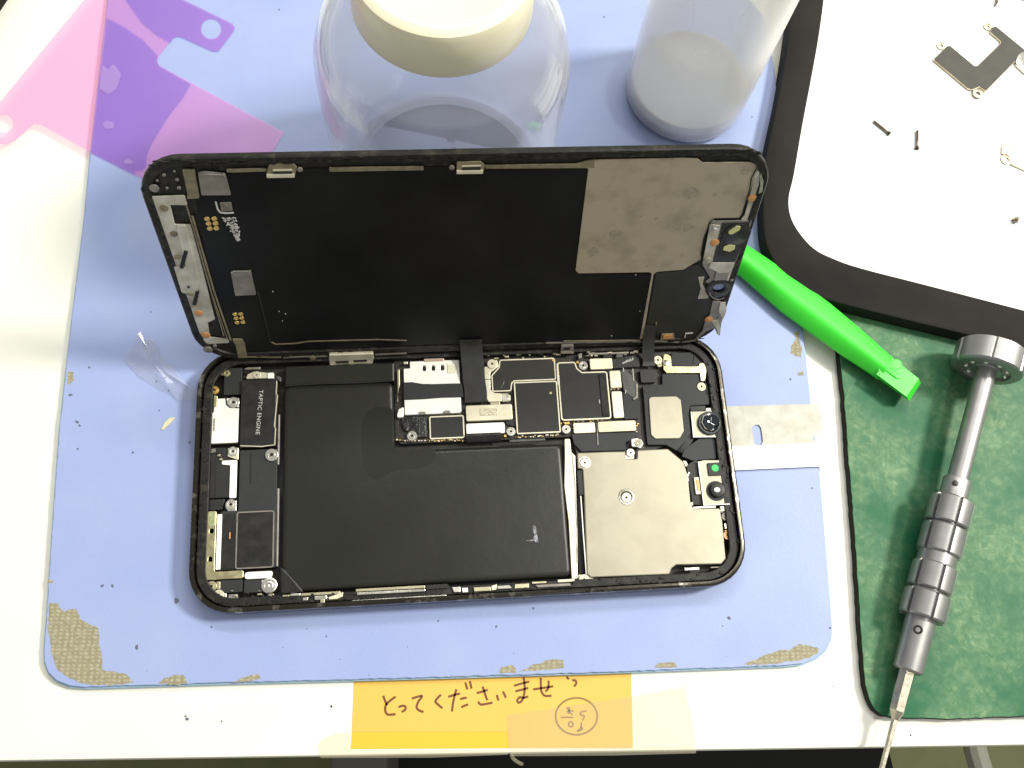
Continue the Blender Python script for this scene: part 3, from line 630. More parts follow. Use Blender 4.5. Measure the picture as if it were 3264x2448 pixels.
# ------------------------------------------------------------------ green pry tool
pt = empty('pry_tool', 'bright green plastic pry tool lying across the blue and green mats', 'pry tool')
A_ = [(150, -40), (270, 17), (400, 100), (620, 250), (820, 398), (1000, 550), (1190, 722), (1238, 764)]
B_ = [(100, 150), (214, 205), (310, 290), (500, 455), (700, 600), (900, 742), (1090, 868), (1150, 910)]
N_ = len(A_); bm = bmesh.new(); rows = []
nseg = 12
for i in range(N_):
    t = i/(N_-1); t *= .8; zb = .6+2.6*t+1.0; th = 4.6-1.2*t
    a = Vector((*wd('d4', *A_[i], zb+th*.35), 0)); b = Vector((*wd('d4', *B_[i], zb+th*.2), 0)); row = []
    for k in range(nseg+1):           # asymmetric dome: crest nearer the lower side
        s = k/nseg; x = a.lerp(b, s)
        if i > 99: h = th*[.2, .9, 1, 1, 1, 1, 1, 1, 1, 1, .98, .86, .2][k]
        else: h = th*[.35, .78, .86, .9, .93, .96, .985, 1., .985, .90, .72, .50, .22][k]
        row.append(bm.verts.new((x.x, x.y, zb+h)))

    row += [bm.verts.new((b.x, b.y, zb)), bm.verts.new((a.x, a.y, zb))]; rows.append(row)
for r1, r2 in zip(rows[:-1], rows[1:]):
    n_ = len(r1)
    for k in range(n_): bm.faces.new((r1[k], r1[(k+1) % n_], r2[(k+1) % n_], r2[k]))
bm.faces.new(rows[0])
bm.faces.new(rows[-1])
obj('handle', bm, M['lime'], pt, smooth_=True)
zt = 6.3
tip = [(1225, 752), (1243, 768), (1423, 908), (1338, 1030), (1152, 890), (1135, 878)]
bm = bmesh.new(); tv = [bm.verts.new((*wd('d4', x, y, zt), zt)) for x, y in tip]
lowp = [(1225, 756), (1243, 772), (1436, 938), (1357, 1060), (1152, 912), (1135, 900)]
lv = [bm.verts.new((*wd('d4', x, y, 4.0), 4.0)) for x, y in lowp]
for i in range(6): bm.faces.new((tv[i], tv[(i+1) % 6], lv[(i+1) % 6], lv[i]))
bm.faces.new(tv); bm.faces.new(lv); obj('flat_tip', bm, M['lime'], pt)
bm = bmesh.new(); add_prism(bm, rnd([wd('d4', *p, zt+.6) for p in ((1180, 810), (1200, 800), (1300, 880), (1305, 905), (1270, 905), (1180, 835))], .8), zt-1.5, zt+.35, .3); obj('hook_bar', bm, M['lime'], pt, smooth_=True)
bm = bmesh.new(); p_ = wd('d4', 1272, 812, zt); add_lathe(bm, [(zt-1.5, 1.9), (zt-.1, 1.9), (zt+.14, 1.6), (zt+.14, .02)], 20, Matrix.Translation((p_[0], p_[1], 0)), caps=False); obj('peg', bm, M['lime'], pt, smooth_=True)
bm = bmesh.new()
add_line(bm, smooth([wd('d4', *p, zt) for p in ((1235, 768), (1190, 775), (1165, 810), (1155, 850), (1160, 885))], 5), .45, zt-.8, zt+.12)
obj('notch_rim', bm, M['lime'], pt)
for (x0, y0), (x1, y1) in (((255, 112), (292, 78)), ((288, 150), (326, 104)), ((340, 182), (378, 135))):
    bm = bmesh.new(); add_line(bm, smooth([wd('d4', x0, y0, 5.4), wd('d4', (x0+x1)/2-6, (y0+y1)/2-4, 5.4), wd('d4', x1, y1, 5.4)], 4), .3, 4.5, 5.75); obj('grip_ridge', bm, M['lime'], pt)

# ------------------------------------------------------------------ screwdriver
sd = empty('precision_screwdriver', 'grey metal precision screwdriver with grooved grip lying on the green mat', 'screwdriver')
zh, zt_ = 10.6, 3.6
pa = Vector((*wd('d5', 630, 180, zh), zh)); pb = Vector((*wd('d5', 258, 1600, zt_), zt_)); axd = (pb-pa).normalized()
rotm = axd.to_track_quat('Z', 'Y').to_matrix().to_4x4(); AX = Matrix.Translation(pa) @ rotm
def sp(x, y, zz=8):   # arc length along the driver axis of a photo point
    best = None
    d = Vector(ray('d5', x, y)); o_ = Vector(CAM)
    # closest approach of the view ray to the axis
    w0 = o_-pa; a, b, c = d.dot(d), d.dot(axd), 1.; dd, e = d.dot(w0), axd.dot(w0); den = a*c-b*b
    return (a*e-b*dd)/den
def groove(n, w, dep, ph0):
    def f(s, r, t):
        u = ((t-ph0)/(2*math.pi)*n) % 1.; u = min(u, 1-u)/n*2*math.pi*r
        return r-(dep if u < w else 0)
    return f
s0, s1 = sp(645, 128), sp(622, 212)
RH = 10.4; hw = s1-s0
bm = bmesh.new(); add_lathe(bm, [(s0-.2, .02), (s0-.2, RH-2), (s0, RH-.7), (s0+.5, RH), (s1-.8, RH), (s1-.2, RH-.7), (s1, RH-1.6), (s1, RH-3.2), (s1-.8, RH-3.4), (s1-.8, 4.6), (s1-.1, 4.4), (s1-.1, 3)], 120, AX, rad=lambda s, r, t: r-(.45 if r > RH-.8 and min(abs(((t-.9)/(2*math.pi)*6) % 1), 1-abs(((t-.9)/(2*math.pi)*6) % 1))/6*2*math.pi*r < .38 else 0), caps=False)
obj('swivel_cap', bm, M['steel'], sd, smooth_=True)
bm = bmesh.new()
for i in range(9):
    t = 2*math.pi*i/9; c_ = AX @ Vector((6*math.cos(t), 6*math.sin(t), s1-.7)); bmesh.ops.create_icosphere(bm, subdivisions=2, radius=.75, matrix=Matrix.Translation(c_))
obj('bearing_ball', bm, M['silver'], sd, smooth_=True)
a1, a2 = s1-.5, sp(515, 605)
bm = bmesh.new(); add_lathe(bm, [(a1, 3.1), (a2+1, 3.1)], 40, AX); obj('shaft', bm, M['steel'], sd, smooth_=True)
c2_ = sp(500, 668)
bm = bmesh.new(); add_lathe(bm, [(a2-.1, 3.3), (a2, 3.9), (a2+.4, 4.1), (c2_+.8, 4.1)], 48, AX); col_ = obj('collar', bm, M['steel'], sd, smooth_=True)
def on_axis(x, y, r):  # point of the surface (radius r) facing the camera
    s = sp(x, y); c_ = pa+axd*s; tocam = (Vector(CAM)-c_); tocam -= axd*tocam.dot(axd); tocam.normalize()
    side = axd.cross(tocam).normalized(); d = Vector(ray('d5', x, y)).normalized(); o_ = Vector(CAM)
    # offset sideways of the ray from the axis
    w = o_+d*((c_-o_).dot(d)); k = (w-c_).dot(side); k = max(-r*.9, min(r*.9, k)); return c_+side*k+tocam*math.sqrt(r*r-k*k), (side*k+tocam*math.sqrt(r*r-k*k)).normalized()
pp_, nn_ = on_axis(506, 633, 4.1); bm = bmesh.new(); q_ = nn_.to_track_quat('Z', 'Y').to_matrix().to_4x4()
add_lathe(bm, [(-.3, .95), (.15, .9), (.35, .55), (.4, .02)], 18, Matrix.Translation(pp_) @ q_, caps=False); obj('detent_ball', bm, M['steel_dark'], col_, smooth_=True)
segs = [(sp(480, 672), sp(463, 770), 6.3), (sp(462, 775), sp(446, 880), 6.3), (sp(430, 915), sp(420, 1015), 6.3), (sp(415, 1020), sp(398, 1118), 6.5)]
grip = None
sG, eG = segs[0][0]+.6, segs[-1][1]-.6
bm = bmesh.new(); add_lathe(bm, [(sG, 4.9), (segs[1][1]-.4, 4.9), (segs[1][1]-.2, 5.5), (segs[2][0]+.2, 5.5), (segs[2][0]+.4, 4.9), (eG, 4.9)], 48, AX); core = obj('grip', bm, M['steel'], sd, smooth_=True)
for (u, v, r) in segs:
    bm = bmesh.new(); add_lathe(bm, [(u, 4.5), (u, r-.5), (u+.5, r), (v-.6, r), (v-.1, r-.5), (v-.1, 4.5)], 216, AX, rad=lambda s, r_, t, r=r: (r_-1.1 if (r_ > r-.6 and min(abs(((t-.55)/(2*math.pi)*6) % 1), 1-abs(((t-.55)/(2*math.pi)*6) % 1))/6*2*math.pi*r_ < .42) else r_)); obj('grip_ring', bm, M['steel'], core, smooth_=True)
h1_, h2_ = segs[-1][1]-.5, sp(338, 1308)
bm = bmesh.new(); add_lathe(bm, [(h1_, 4.3), (h1_+1, 4.3), (h2_-.5, 4.1), (h2_, 3.6)], 48, AX); bh = obj('bit_holder', bm, M['steel'], sd, smooth_=True)
pp_, nn_ = on_axis(372, 1162, 4.25); q_ = nn_.to_track_quat('Z', 'Y').to_matrix().to_4x4()
bm = bmesh.new(); add_lathe(bm, [(-.3, 1.25), (.05, 1.3), (.12, 1.0), (.05, .7), (-.2, .65), (-.2, .02)], 6*3, Matrix.Translation(pp_) @ q_, caps=False); obj('grub_screw', bm, M['hole'], bh)
b1_, b2_, b3_ = sp(300, 1452), sp(285, 1482), sp(228, 1720)
bm = bmesh.new(); add_lathe(bm, [(h2_-.5, 2.3), (b1_, 2.15), (b2_, .95), (b3_, .75)], 6, AX); obj('bit', bm, M['steel_bit'], sd)

# ================================================================== the opened phone
phone = empty('smartphone', 'dark phone lying opened on the blue mat, battery and circuit board bare, screen tilted up', 'phone', (0, 0, 0), YAW)
Wb, Hb, TH = 160.8, 78.1, 7.2
def rrect(w, h, r, seg=8, cx=0, cy=0):
    out = []
    for sx, sy, a0 in ((1, 1, 0), (-1, 1, 90), (-1, -1, 180), (1, -1, 270)):
        for k in range(seg+1):
            t = math.radians(a0+90*k/seg); out.append((cx+sx*(w/2-r)+r*math.cos(t), cy+sy*(h/2-r)+r*math.sin(t)))
    return out
# housing: outer band, bottom, and an inner ledge all round
bm = bmesh.new()
prof = [(0.0, 2.2), (0.25, 1.0), (.9, .25), (1.6, 0), (6.2, 0), (6.9, .2), (7.2, .75), (7.2, 1.5), (6.3, 1.7), (1.2, 1.9)]
rows = [[bm.verts.new((x, y, zz)) for x, y in rrect(Wb-2*i_, Hb-2*i_, 12.5-i_)] for zz, i_ in prof]; n_ = len(rows[0])
for a, b in zip(rows[:-1], rows[1:]):
    for i in range(n_): bm.faces.new((a[i], a[(i+1) % n_], b[(i+1) % n_], b[i]))
bm.faces.new(rows[0]); bm.faces.new(rows[-1])
housing = obj('housing', bm, [M['frame']], phone, smooth_=True)
bm = bmesh.new(); add_prism(bm, rrect(Wb-3.7, Hb-3.7, 10.8), 4.2, 5.9, .25, holes=[rrect(Wb-9.2, Hb-8.4, 8.2)]); obj('glue_ledge', bm, M['rim_dirt'], housing)
bm = bmesh.new(); add_prism(bm, rrect(Wb-4, Hb-4, 10.6), 1.21, 1.6); obj('chassis_floor', bm, M['cavity'], housing)
cnt = [0]
def zj(): cnt[0] += 1; return (cnt[0] % 37)*.004
def part(name, k, pp, z1, m, r=.3, h=1.2, bev=.12, par=None, sn=True, holes=(), label=None, off=0):
    z1 = z1+zj(); pts = [ph(k, *p, z1) for p in pp]
    if sn: pts = snap(pts)
    if off: pts = offset(pts, off)
    pts = rnd(pts, r, 3); hs = []
    for hk in holes:
        hp = [ph(k, *p, z1) for p in hk]; hs.append(rnd(hp, .3, 3))
    bm = bmesh.new(); add_prism(bm, pts, z1-h, z1, min(bev, h*.4), holes=hs)
    return obj(name, bm, m, par or phone, label=label)
def outline(name, k, pp, z1, m, w=.35, r=.5, par=None, closed=True, sn=True):
    z1 += zj(); pts = [ph(k, *p, z1) for p in pp]
    if closed and sn: pts = snap(pts)
    pts = rnd(pts, r, 3) if closed else [tuple(v) for v in pts]
    bm = bmesh.new(); add_line(bm, pts, w, z1-.5, z1, closed=closed); return obj(name, bm, m, par or phone)
def screw(k, x, y, r, z1, m=None, m2=None, ring=True, par=None, hole=True, name='screw'):
    z1 += zj(); p = ph(k, x, y, z1); bm = bmesh.new(); T_ = Matrix.Translation((p[0], p[1], 0))
    add_lathe(bm, [(z1-1.4, r), (z1-.12, r), (z1, r*.9), (z1, r*.62)], 22, T_, caps=False)
    if ring: add_lathe(bm, [(z1, r*.62), (z1-.12, r*.55), (z1-.03, r*.48), (z1-.03, r*.26)], 22, T_, caps=False)
    else: add_lathe(bm, [(z1, r*.62), (z1, r*.26)], 22, T_, caps=False)
    add_lathe(bm, [(z1-(.03 if ring else 0), r*.26), (z1-.4, r*.22), (z1-.4, .01)], 8 if ring else 6, T_, mi=1, caps=False)
    return obj(name, bm, [m or M['silver'], m2 or M['hole']], par or phone, smooth_=True)

# --- left end: charging port side
part('flex_cover', 'e1', [(250, 405), (270, 380), (455, 375), (420, 665), (245, 665)], 4.6, M['plate'])
part('mount_plate', 'e1', [(480, 490), (500, 445), (570, 415), (690, 425), (705, 430), (780, 425), (780, 490)], 4.6, M['cream'], .4)
screw('e1', 597, 452, 1.2, 4.9, M['cream'], ring=False)
part('contact_block', 'e1', [(715, 432), (780, 425), (778, 490), (710, 490)], 5.0, M['white_metal'])
part('foil_scrap', 'e1', [(805, 455), (860, 475), (855, 530), (815, 500)], 4.6, M['flexgrey'])
screw('e1', 277, 432, 1.1, 4.9, M['brass'], hole=False); part('contact_spring', 'e1', [(198, 435), (245, 425), (255, 455), (205, 455)], 4.8, M['brass'])
screw('c7', 155, 300, 1.3, 5.2, M['gold'])
tap = part('vibration_motor', 'c7', [(312, 236), (528, 238), (506, 640), (302, 632)], 5.6, M['gloss'], .5, h=3.5, bev=.25)
outline('metal_edge', 'c7', [(520, 248), (516, 325), (524, 330), (506, 515), (513, 525), (508, 622), (430, 632), (306, 628)], 5.72, M['cream'], .3, closed=False, par=tap)
# TAPTIC ENGINE lettering, reading downwards
def text(body, size, parent, m, matrix, name='lettering'):
    c = bpy.data.curves.new(name, 'FONT'); c.body = body; c.size = size*S; c.extrude = .01*S; c.align_x = 'LEFT'; c.space_character = 1.08
    t = bpy.data.objects.new(name, c); COL.objects.link(t); bpy.context.view_layer.update()
    dg = bpy.context.evaluated_depsgraph_get(); me = bpy.data.meshes.new_from_object(t.evaluated_get(dg)); bpy.data.objects.remove(t)
    w = max(v.co.x for v in me.vertices); me.materials.clear(); me.materials.append(m)
    o = bpy.data.objects.new(name, me); COL.objects.link(o); o.parent = parent; return o, w
p0, p1 = ph('c7', 418, 300, 5.8), ph('c7', 396, 562, 5.8)
to_, tw = text('TAPTIC ENGINE', 2.9, tap, M['print'], None)
Lt = math.dist(p0, p1); scl = Lt*S/tw; to_.location = (p0[0]*S, p0[1]*S, 5.80*S); to_.rotation_euler = (0, 0, math.atan2(p1[1]-p0[1], p1[0]-p0[0])); to_.scale = (scl, scl*.92, 1)
part('antenna_bracket', 'c7', [(152, 352), (228, 345), (298, 350), (290, 612), (118, 612), (132, 438), (150, 432)], 5.2, M['white_metal'], .6)
part('contact_spring', 'c7', [(148, 330), (172, 335), (170, 400), (150, 395)], 5.5, M['brass'], .2); part('contact_spring', 'c7', [(150, 465), (162, 465), (160, 540), (145, 540)], 5.45, M['bracket_metal'], .2, h=.3)
screw('c7', 266, 372, 1.7, 5.7, M['silver'])
outline('bracket_slot', 'c7', [(222, 345), (225, 385), (245, 402), (296, 404)], 5.32, M['hole'], .35, closed=False)
part('bracket_tab', 'c7', [(235, 640), (300, 640), (290, 712), (230, 690)], 5.0, M['cream']); screw('c7', 262, 660, 1.4, 5.4, M['silver'])
part('port_module', 'c7', [(105, 640), (215, 640), (285, 720), (280, 935), (102, 932)], 4.4, M['chip'], .5)
outline('port_seam', 'c7', [(160, 700), (155, 930)], 4.5, M['hole'], .3, closed=False)
part('antenna_flex', 'c7', [(197, 712), (292, 714), (276, 935), (234, 935), (252, 742), (197, 738)], 4.9, M['white_metal'], .4, h=.4)
part('screw_tab', 'c7', [(215, 985), (285, 945), (282, 1010), (235, 1015)], 4.8, M['silver']); screw('c7', 250, 972, 1.6, 5.3, M['silver'])
part('port_plug', 'c7', [(98, 945), (215, 940), (200, 1005), (95, 1005)], 3.9, M['flex'], .3)
part('speaker_box', 'c7', [(300, 655), (528, 645), (512, 1010), (512, 1350), (180, 1352), (190, 1015), (298, 1008)], 5.0, M['plate'], .5, h=3)
outline('cover_seam', 'c7', [(367, 668), (365, 848)], 5.16, M['hole'], .35, closed=False)
part('speaker_strap', 'c7', [(192, 1030), (282, 1028), (275, 1350), (182, 1352)], 5.2, M['gloss'], .3, h=.8)
sp_ = part('speaker_mesh', 'c7', [(290, 1018), (505, 1012), (495, 1343), (277, 1345)], 5.35, M['gloss'], .5)
outline('metal_edge', 'c7', [(290, 1018), (505, 1012), (495, 1343), (277, 1345)], 5.52, M['sgrey'], .38, .6, par=sp_)
part('white_strip', 'c7', [(172, 1030), (198, 1030), (188, 1355), (158, 1357)], 5.5, M['white_metal'], .2, h=.5)
part('copper_dot', 'c7', [(240, 1135), (248, 1135), (248, 1175), (239, 1175)], 5.48, M['orange'], .2, h=.2)
part('brass_bracket', 'c7', [(117, 1012), (168, 1012), (152, 1362), (325, 1366), (324, 1408), (100, 1414), (98, 1345)], 5.6, M['brass'], .6, h=.8,
     holes=[[(126, 1115), (150, 1115), (148, 1142), (124, 1142)], [(118, 1280), (142, 1280), (140, 1310), (116, 1310)]])
part('solder_patch', 'c7', [(120, 1015), (160, 1015), (155, 1100), (122, 1100)], 5.72, mat('green_brass', (.30, .36, .16), .4, .5, c2=(.55, .55, .35), ns=1.5), .5, h=.15)
part('metal_tab', 'c7', [(332, 1366), (498, 1366), (490, 1408), (330, 1408)], 5.5, M['white_metal'], .9, h=.6)
part('port_flex', 'c7', [(190, 1415), (318, 1414), (318, 1490), (190, 1490)], 4.9, M['plate'], .3); part('port_flex', 'c7', [(328, 1414), (436, 1412), (440, 1490), (326, 1490)], 4.95, M['plate'], .3)
part('screw_tab', 'c7', [(430, 1415), (500, 1415), (510, 1480), (445, 1485), (432, 1460)], 5.0, M['white_metal']); screw('c7', 475, 1447, 2.2, 5.5, M['silver'])
screw('c7', 135, 1453, 1.5, 5.2, M['cream2']); screw('c7', 178, 1504, 1.5, 5.2, M['cream']); part('contact_block', 'c7', [(165, 1425), (188, 1425), (188, 1470), (165, 1470)], 5.1, M['cream2'], .2)
part('contact_spring', 'c7', [(195, 1490), (225, 1495), (225, 1520), (195, 1515)], 5.0, M['silver'], .3)
part('screw_tab', 'c7', [(462, 648), (522, 650), (522, 712), (470, 716)], 5.2, M['white_metal'], .8); screw('c7', 490, 680, 1.9, 5.7, M['silver'])
part('contact_block', 'c7', [(235, 1500), (290, 1500), (290, 1525), (235, 1525)], 4.9, M['sgrey'], .3)
for pp in ([(104, 1040), (90, 1040), (86, 1200), (98, 1200)], [(96, 650), (104, 650), (100, 700), (92, 700)]): part('side_contact', 'c7', pp, 4.9, M['sgrey'], .2)

# --- battery (L-shaped, two cells under one wrap)
zb = 5.7
bpts = [ph('d3', *p, zb) for p in ((188, 108), (930, 72), (925, 545), (2070, 492), (2124, 1392), (155, 1512))]
bpts = snap(bpts, 9); bpts = rnd(bpts, 2.2, 6)
bm = bmesh.new(); add_prism(bm, bpts, 1.7, zb, 0)
bmesh.ops.bevel(bm, geom=[e for e in bm.edges if all(v.co.z > zb-.01 for v in e.verts) and len(e.link_faces) == 2 and any(abs(f.normal.z) < .5 for f in e.link_faces)], offset=1.3, segments=5, profile=.6, affect='EDGES') if False else None
bm.free()
def pillow(pts, z0, z1, bev, steps=5):
    bm = bmesh.new(); A = sum(pts[i-1][0]*pts[i][1]-pts[i][0]*pts[i-1][1] for i in range(len(pts)))
    if A < 0: pts = pts[::-1]
    rows = [[bm.verts.new((*p, z0)) for p in pts]]
    for k in range(steps+1):
        a = math.pi/2*k/steps; q = offset(pts, bev*(1-math.cos(a))+1e-4); rows.append([bm.verts.new((*p, z1-bev*.75+bev*.75*math.sin(a))) for p in q])
    n_ = len(pts)
    for a, b in zip(rows[:-1], rows[1:]):
        for i in range(n_): bm.faces.new((a[i], a[(i+1) % n_], b[(i+1) % n_], b[i]))
    from mathutils.geometry import tessellate_polygon
    for r_ in (rows[0], rows[-1]):
        for t in tessellate_polygon([[Vector((v.co.x, v.co.y, 0)) for v in r_]]):
            try: bm.faces.new([r_[i] for i in t])
            except ValueError: pass
    return bm
bat = obj('battery', pillow(bpts, 1.7, zb, 1.5), M['batt'], phone, smooth_=True)
part('battery_flap', 'd3', [(190, -30), (925, -50), (930, 72), (188, 106)], 5.0, M['batt'], .6, h=2.5, bev=.4, par=bat)
outline('wrap_fold', 'd3', [(187, 106), (420, 92), (700, 84), (930, 70)], 5.62, M['hole'], .35, closed=False, par=bat)
pts = [ph('d3', *p, zb+.05) for p in ((718, 330), (745, 280), (800, 250), (918, 245), (918, 545), (1215, 530), (1205, 600), (1170, 640), (1090, 665), (980, 670), (900, 690), (840, 730), (800, 735), (760, 715), (725, 650), (710, 540), (708, 400))]
bm = bmesh.new(); add_prism(bm, rnd(pts, 3, 5), zb-.05, zb+.05); obj('pull_tab_film', bm, M['batt2'], bat)
bm = bmesh.new(); 
for q in ([(1865, 1055), (1885, 1050), (1892, 1075), (1895, 1110), (1908, 1165), (1885, 1165), (1870, 1145), (1880, 1120), (1872, 1090)], [(1820, 1155), (1870, 1148), (1880, 1158), (1840, 1160)]): add_prism(bm, [ph('d3', *p, zb+.06) for p in q], zb-.02, zb+.06)
obj('scuff', bm, M['mark'], bat)
part('corner_fold', 'd3', [(150, 1330), (185, 1350), (250, 1420), (320, 1505), (158, 1518)], 5.78, M['gloss'], .5, h=1.5, bev=.5, par=bat, sn=False)
part('side_spring', 'd3', [(140, 300), (152, 300), (148, 640), (136, 640)], 5.2, M['sgrey'], .1); part('side_spring', 'd3', [(133, 800), (146, 800), (142, 1330), (128, 1330)], 5.2, M['sgrey'], .1)

# --- logic board
board = part('logic_board', 'c8', [(60, 150), (1830, 130), (3390, 60), (3330, 1040), (2950, 1240), (2140, 1260), (2080, 1060), (130, 1110), (60, 1060)], 3.6, M['pcb'], .8, h=1.6)
tr = part('sim_tray', 'c8', [(165, 270), (238, 262), (236, 182), (795, 172), (825, 748), (800, 775), (180, 786), (172, 620)], 5.0, M['white_metal'], .3, h=1.4, bev=.15,
     holes=[[(380, 232), (400, 226), (421, 236), (421, 288), (400, 296), (380, 288)], [(483, 230), (503, 224), (524, 234), (524, 284), (503, 292), (483, 284)], [(586, 226), (606, 220), (627, 230), (627, 280), (606, 288), (586, 280)]])
part('contact_patch', 'c8', [(662, 212), (772, 208), (774, 318), (664, 322)], 5.2, mat('pale_gold_patch', (.70, .68, .48), .5, .2, c2=(.82, .8, .66), ns=.8), .2, h=.25, par=tr)
part('copper_tab', 'c8', [(395, 152), (625, 148), (625, 184), (397, 188)], 5.2, mat('rose_copper', (.62, .45, .36), .4, .6), .3, h=.4, par=tr)
part('tray_latch', 'c8', [(335, 762), (355, 755), (410, 755), (425, 785), (340, 790)], 5.25, M['sgrey'], .3, h=.3, par=tr); part('tray_latch', 'c8', [(615, 755), (640, 742), (690, 742), (705, 770), (615, 778)], 5.25, M['sgrey'], .3, h=.3, par=tr)
part('flex_strap', 'c8', [(165, 424), (260, 420), (380, 440), (500, 442), (700, 436), (830, 434), (845, 590), (600, 596), (400, 612), (168, 622)], 5.35, M['plate'], .2, h=.2, sn=False)
part('corner_tab', 'c8', [(92, 790), (110, 730), (165, 700), (168, 800), (155, 820), (95, 822)], 5.0, M['white_metal'], .3, sn=False)
part('black_foil', 'c8', [(140, 822), (300, 808), (430, 800), (430, 1050), (330, 1045), (310, 985), (180, 975), (150, 900)], 4.5, mat('crumpled_foil', (.014, .014, .014), .28, bump=1., bs=2.5), .5)
part('foil_edge', 'c8', [(318, 820), (408, 815), (420, 1045), (345, 1045)], 4.7, mat('glossy_crumple', (.03, .03, .028), .2, bump=1., bs=1.2), .3, h=.3)
def chip(k, pp, z1, m=M['chip'], border=M['cream'], w=.38, r=.4, par=board, bz=.1, name='chip_cover'):
    c = part(name, k, pp, z1, m, r, par=par); outline('shield_edge', k, pp, z1+bz+.06, border, w, r, par=phone) if False else None
    z_ = z1+.2; pts = rnd(snap([ph(k, *p, z_) for p in pp]), r, 3); bm = bmesh.new(); add_line(bm, pts, w, z1-1, z_+zj()*.3, closed=True)
    e = obj('shield_edge', bm, border, board); return c
chip('c8', [(466, 818), (846, 802), (852, 1052), (468, 1060)], 4.5)
chip('c8', [(1262, 168), (1882, 154), (1893, 392), (1425, 404), (1394, 432), (1386, 518), (1185, 526), (1166, 345), (1252, 255)], 4.6, M['chip_olive'], r=.6)
chip('c8', [(1432, 428), (1905, 412), (1945, 985), (1455, 1008)], 4.9, r=.3)
part('shield_strip', 'c8', [(1906, 205), (1932, 205), (1936, 450), (1905, 452)], 5.1, M['silver'], .15, par=board)
chip('d1', [(135, 258), (308, 252), (330, 318), (385, 358), (652, 356), (692, 848), (160, 868)], 5.0, r=.8)
part('cover_band', 'd1', [(568, 378), (640, 372), (682, 820), (606, 828)], 5.32, M['gloss'], .3, h=.2, par=board)
bm = bmesh.new(); add_line(bm, smooth([ph('c8', *p, 4.9) for p in ((1308, 392), (1306, 420), (1296, 450), (1275, 482))]), .14, 4.7, 4.95); obj('stray_fibre', bm, M['mark'], board)
part('grounding_bracket', 'c8', [(1082, 245), (1125, 240), (1120, 175), (1230, 165), (1245, 240), (1150, 315), (1152, 500), (1195, 542), (1282, 548), (1282, 642), (1135, 645), (1106, 605), (1086, 400)], 5.0, M['cream'], .5, h=.8, sn=False, par=board)
outline('bracket_seam', 'c8', [(1084, 392), (1155, 388)], 5.1, M['hole'], .18, closed=False, par=board)
screw('c8', 1172, 212, 1.55, 5.6, M['cream'], M['sgrey'], ring=False)
part('screw_pad', 'c8', [(1285, 548), (1340, 545), (1380, 570), (1380, 625), (1340, 645), (1285, 642)], 5.0, M['cream'], .4, par=board)
for k, x, y, r in (('c8', 1326, 595, 1.3), ('c8', 262, 1030, 1.55), ('c8', 1388, 980, 1.4), ('c8', 2016, 955, 1.4), ('d1', 400, 283, 1.45), ('d1', 218, 965, 1.4)):
    if (k, x) != ('d1', 218): screw(k, x, y, r, 5.1, M['silver'], name='standoff')
def cov(name, k, pp, z1, m=M['cream'], r=.6, **kw): return part(name, k, pp, z1, m, r, par=board, **kw)
cp = cov('connector_cover', 'c8', [(872, 684), (1400, 672), (1402, 850), (880, 858)], 5.4, M['cream'])
part('etched_patch', 'c8', [(1032, 725), (1235, 718), (1232, 795), (1036, 802)], 5.55, mat('etched_patch', (.45, .41, .3), .5, .6, c2=(.7, .65, .5), ns=.5, lo=.42, hi=.55), .1, h=.2, par=board)
cov('connector_cover', 'c8', [(874, 890), (1312, 880), (1320, 1003), (882, 1012)], 5.3, M['white_metal'])
cov('copper_finger', 'c8', [(1150, 648), (1262, 645), (1262, 680), (1152, 682)], 5.0, M['cream2'], r=.1)
for pp, m in (([(467, 212), (708, 204), (712, 320), (474, 326)], 'cream'), ([(680, 342), (798, 336), (805, 520), (690, 524)], 'cream'), ([(703, 562), (812, 556), (832, 842), (722, 846)], 'cream'), ([(291, 897), (524, 893), (526, 1003), (298, 1007)], 'cream'), ([(555, 882), (958, 870), (964, 984), (560, 997)], 'cream2')):
    cov('connector_cover', 'd1', pp, 5.2, M[m], .5)
cov('lower_board_cover', 'd1', [(270, 1012), (1000, 992), (975, 1045), (850, 1112), (846, 1192), (380, 1204), (300, 1120)], 4.6, M['plate'], .4, sn=False)
outline('cover_seam', 'd1', [(548, 900), (552, 1040), (558, 1135)], 4.85, M['sgrey'], .28, closed=False, par=board)
cov('sensor_flex', 'd1', [(712, 215), (960, 170), (1000, 215), (1000, 300), (850, 305), (714, 318)], 4.9, M['flex'], .5, sn=False)
cov('camera_flex', 'd1', [(800, 345), (850, 320), (985, 470), (975, 645), (900, 610), (830, 545)], 5.1, M['flexgrey'], .3, sn=False, h=.3)
cov('camera_flex', 'd1', [(820, 560), (870, 570), (1005, 665), (1005, 852), (838, 860)], 4.9, M['plate'], .3, sn=False, h=.4)
cov('flex_edge', 'd1', [(958, 480), (982, 478), (984, 630), (940, 655), (925, 640), (962, 610)], 5.3, M['sgrey'], .2, sn=False, h=.3)
for x0, y0, x1, y1 in ((826, 310, 832, 350), (930, 320, 938, 445), (855, 545, 850, 585), (570, 650, 575, 690)): outline('solder_line', 'd1', [(x0, y0), (x1, y1)], 5.25, M['print'], .25, closed=False, par=board)
bm = bmesh.new()
rnds = random.Random(3)
for i in range(16):
    x = 822+i*7.2; y = 268-i*2.8+rnds.uniform(-4, 4); a = ph('d1', x, y, 5.05); b = ph('d1', x+rnds.uniform(-5, 7), y-rnds.uniform(12, 26)*(1+(i > 9)*.4), 5.05); add_line(bm, [a, b], .22, 4.8, 5.04)
obj('print_marks', bm, M['print'], board)
part('data_pad', 'c8', [(1330, 760), (1440, 740), (1440, 930), (1330, 900)], 4.2, M['flex'], .4, par=board)
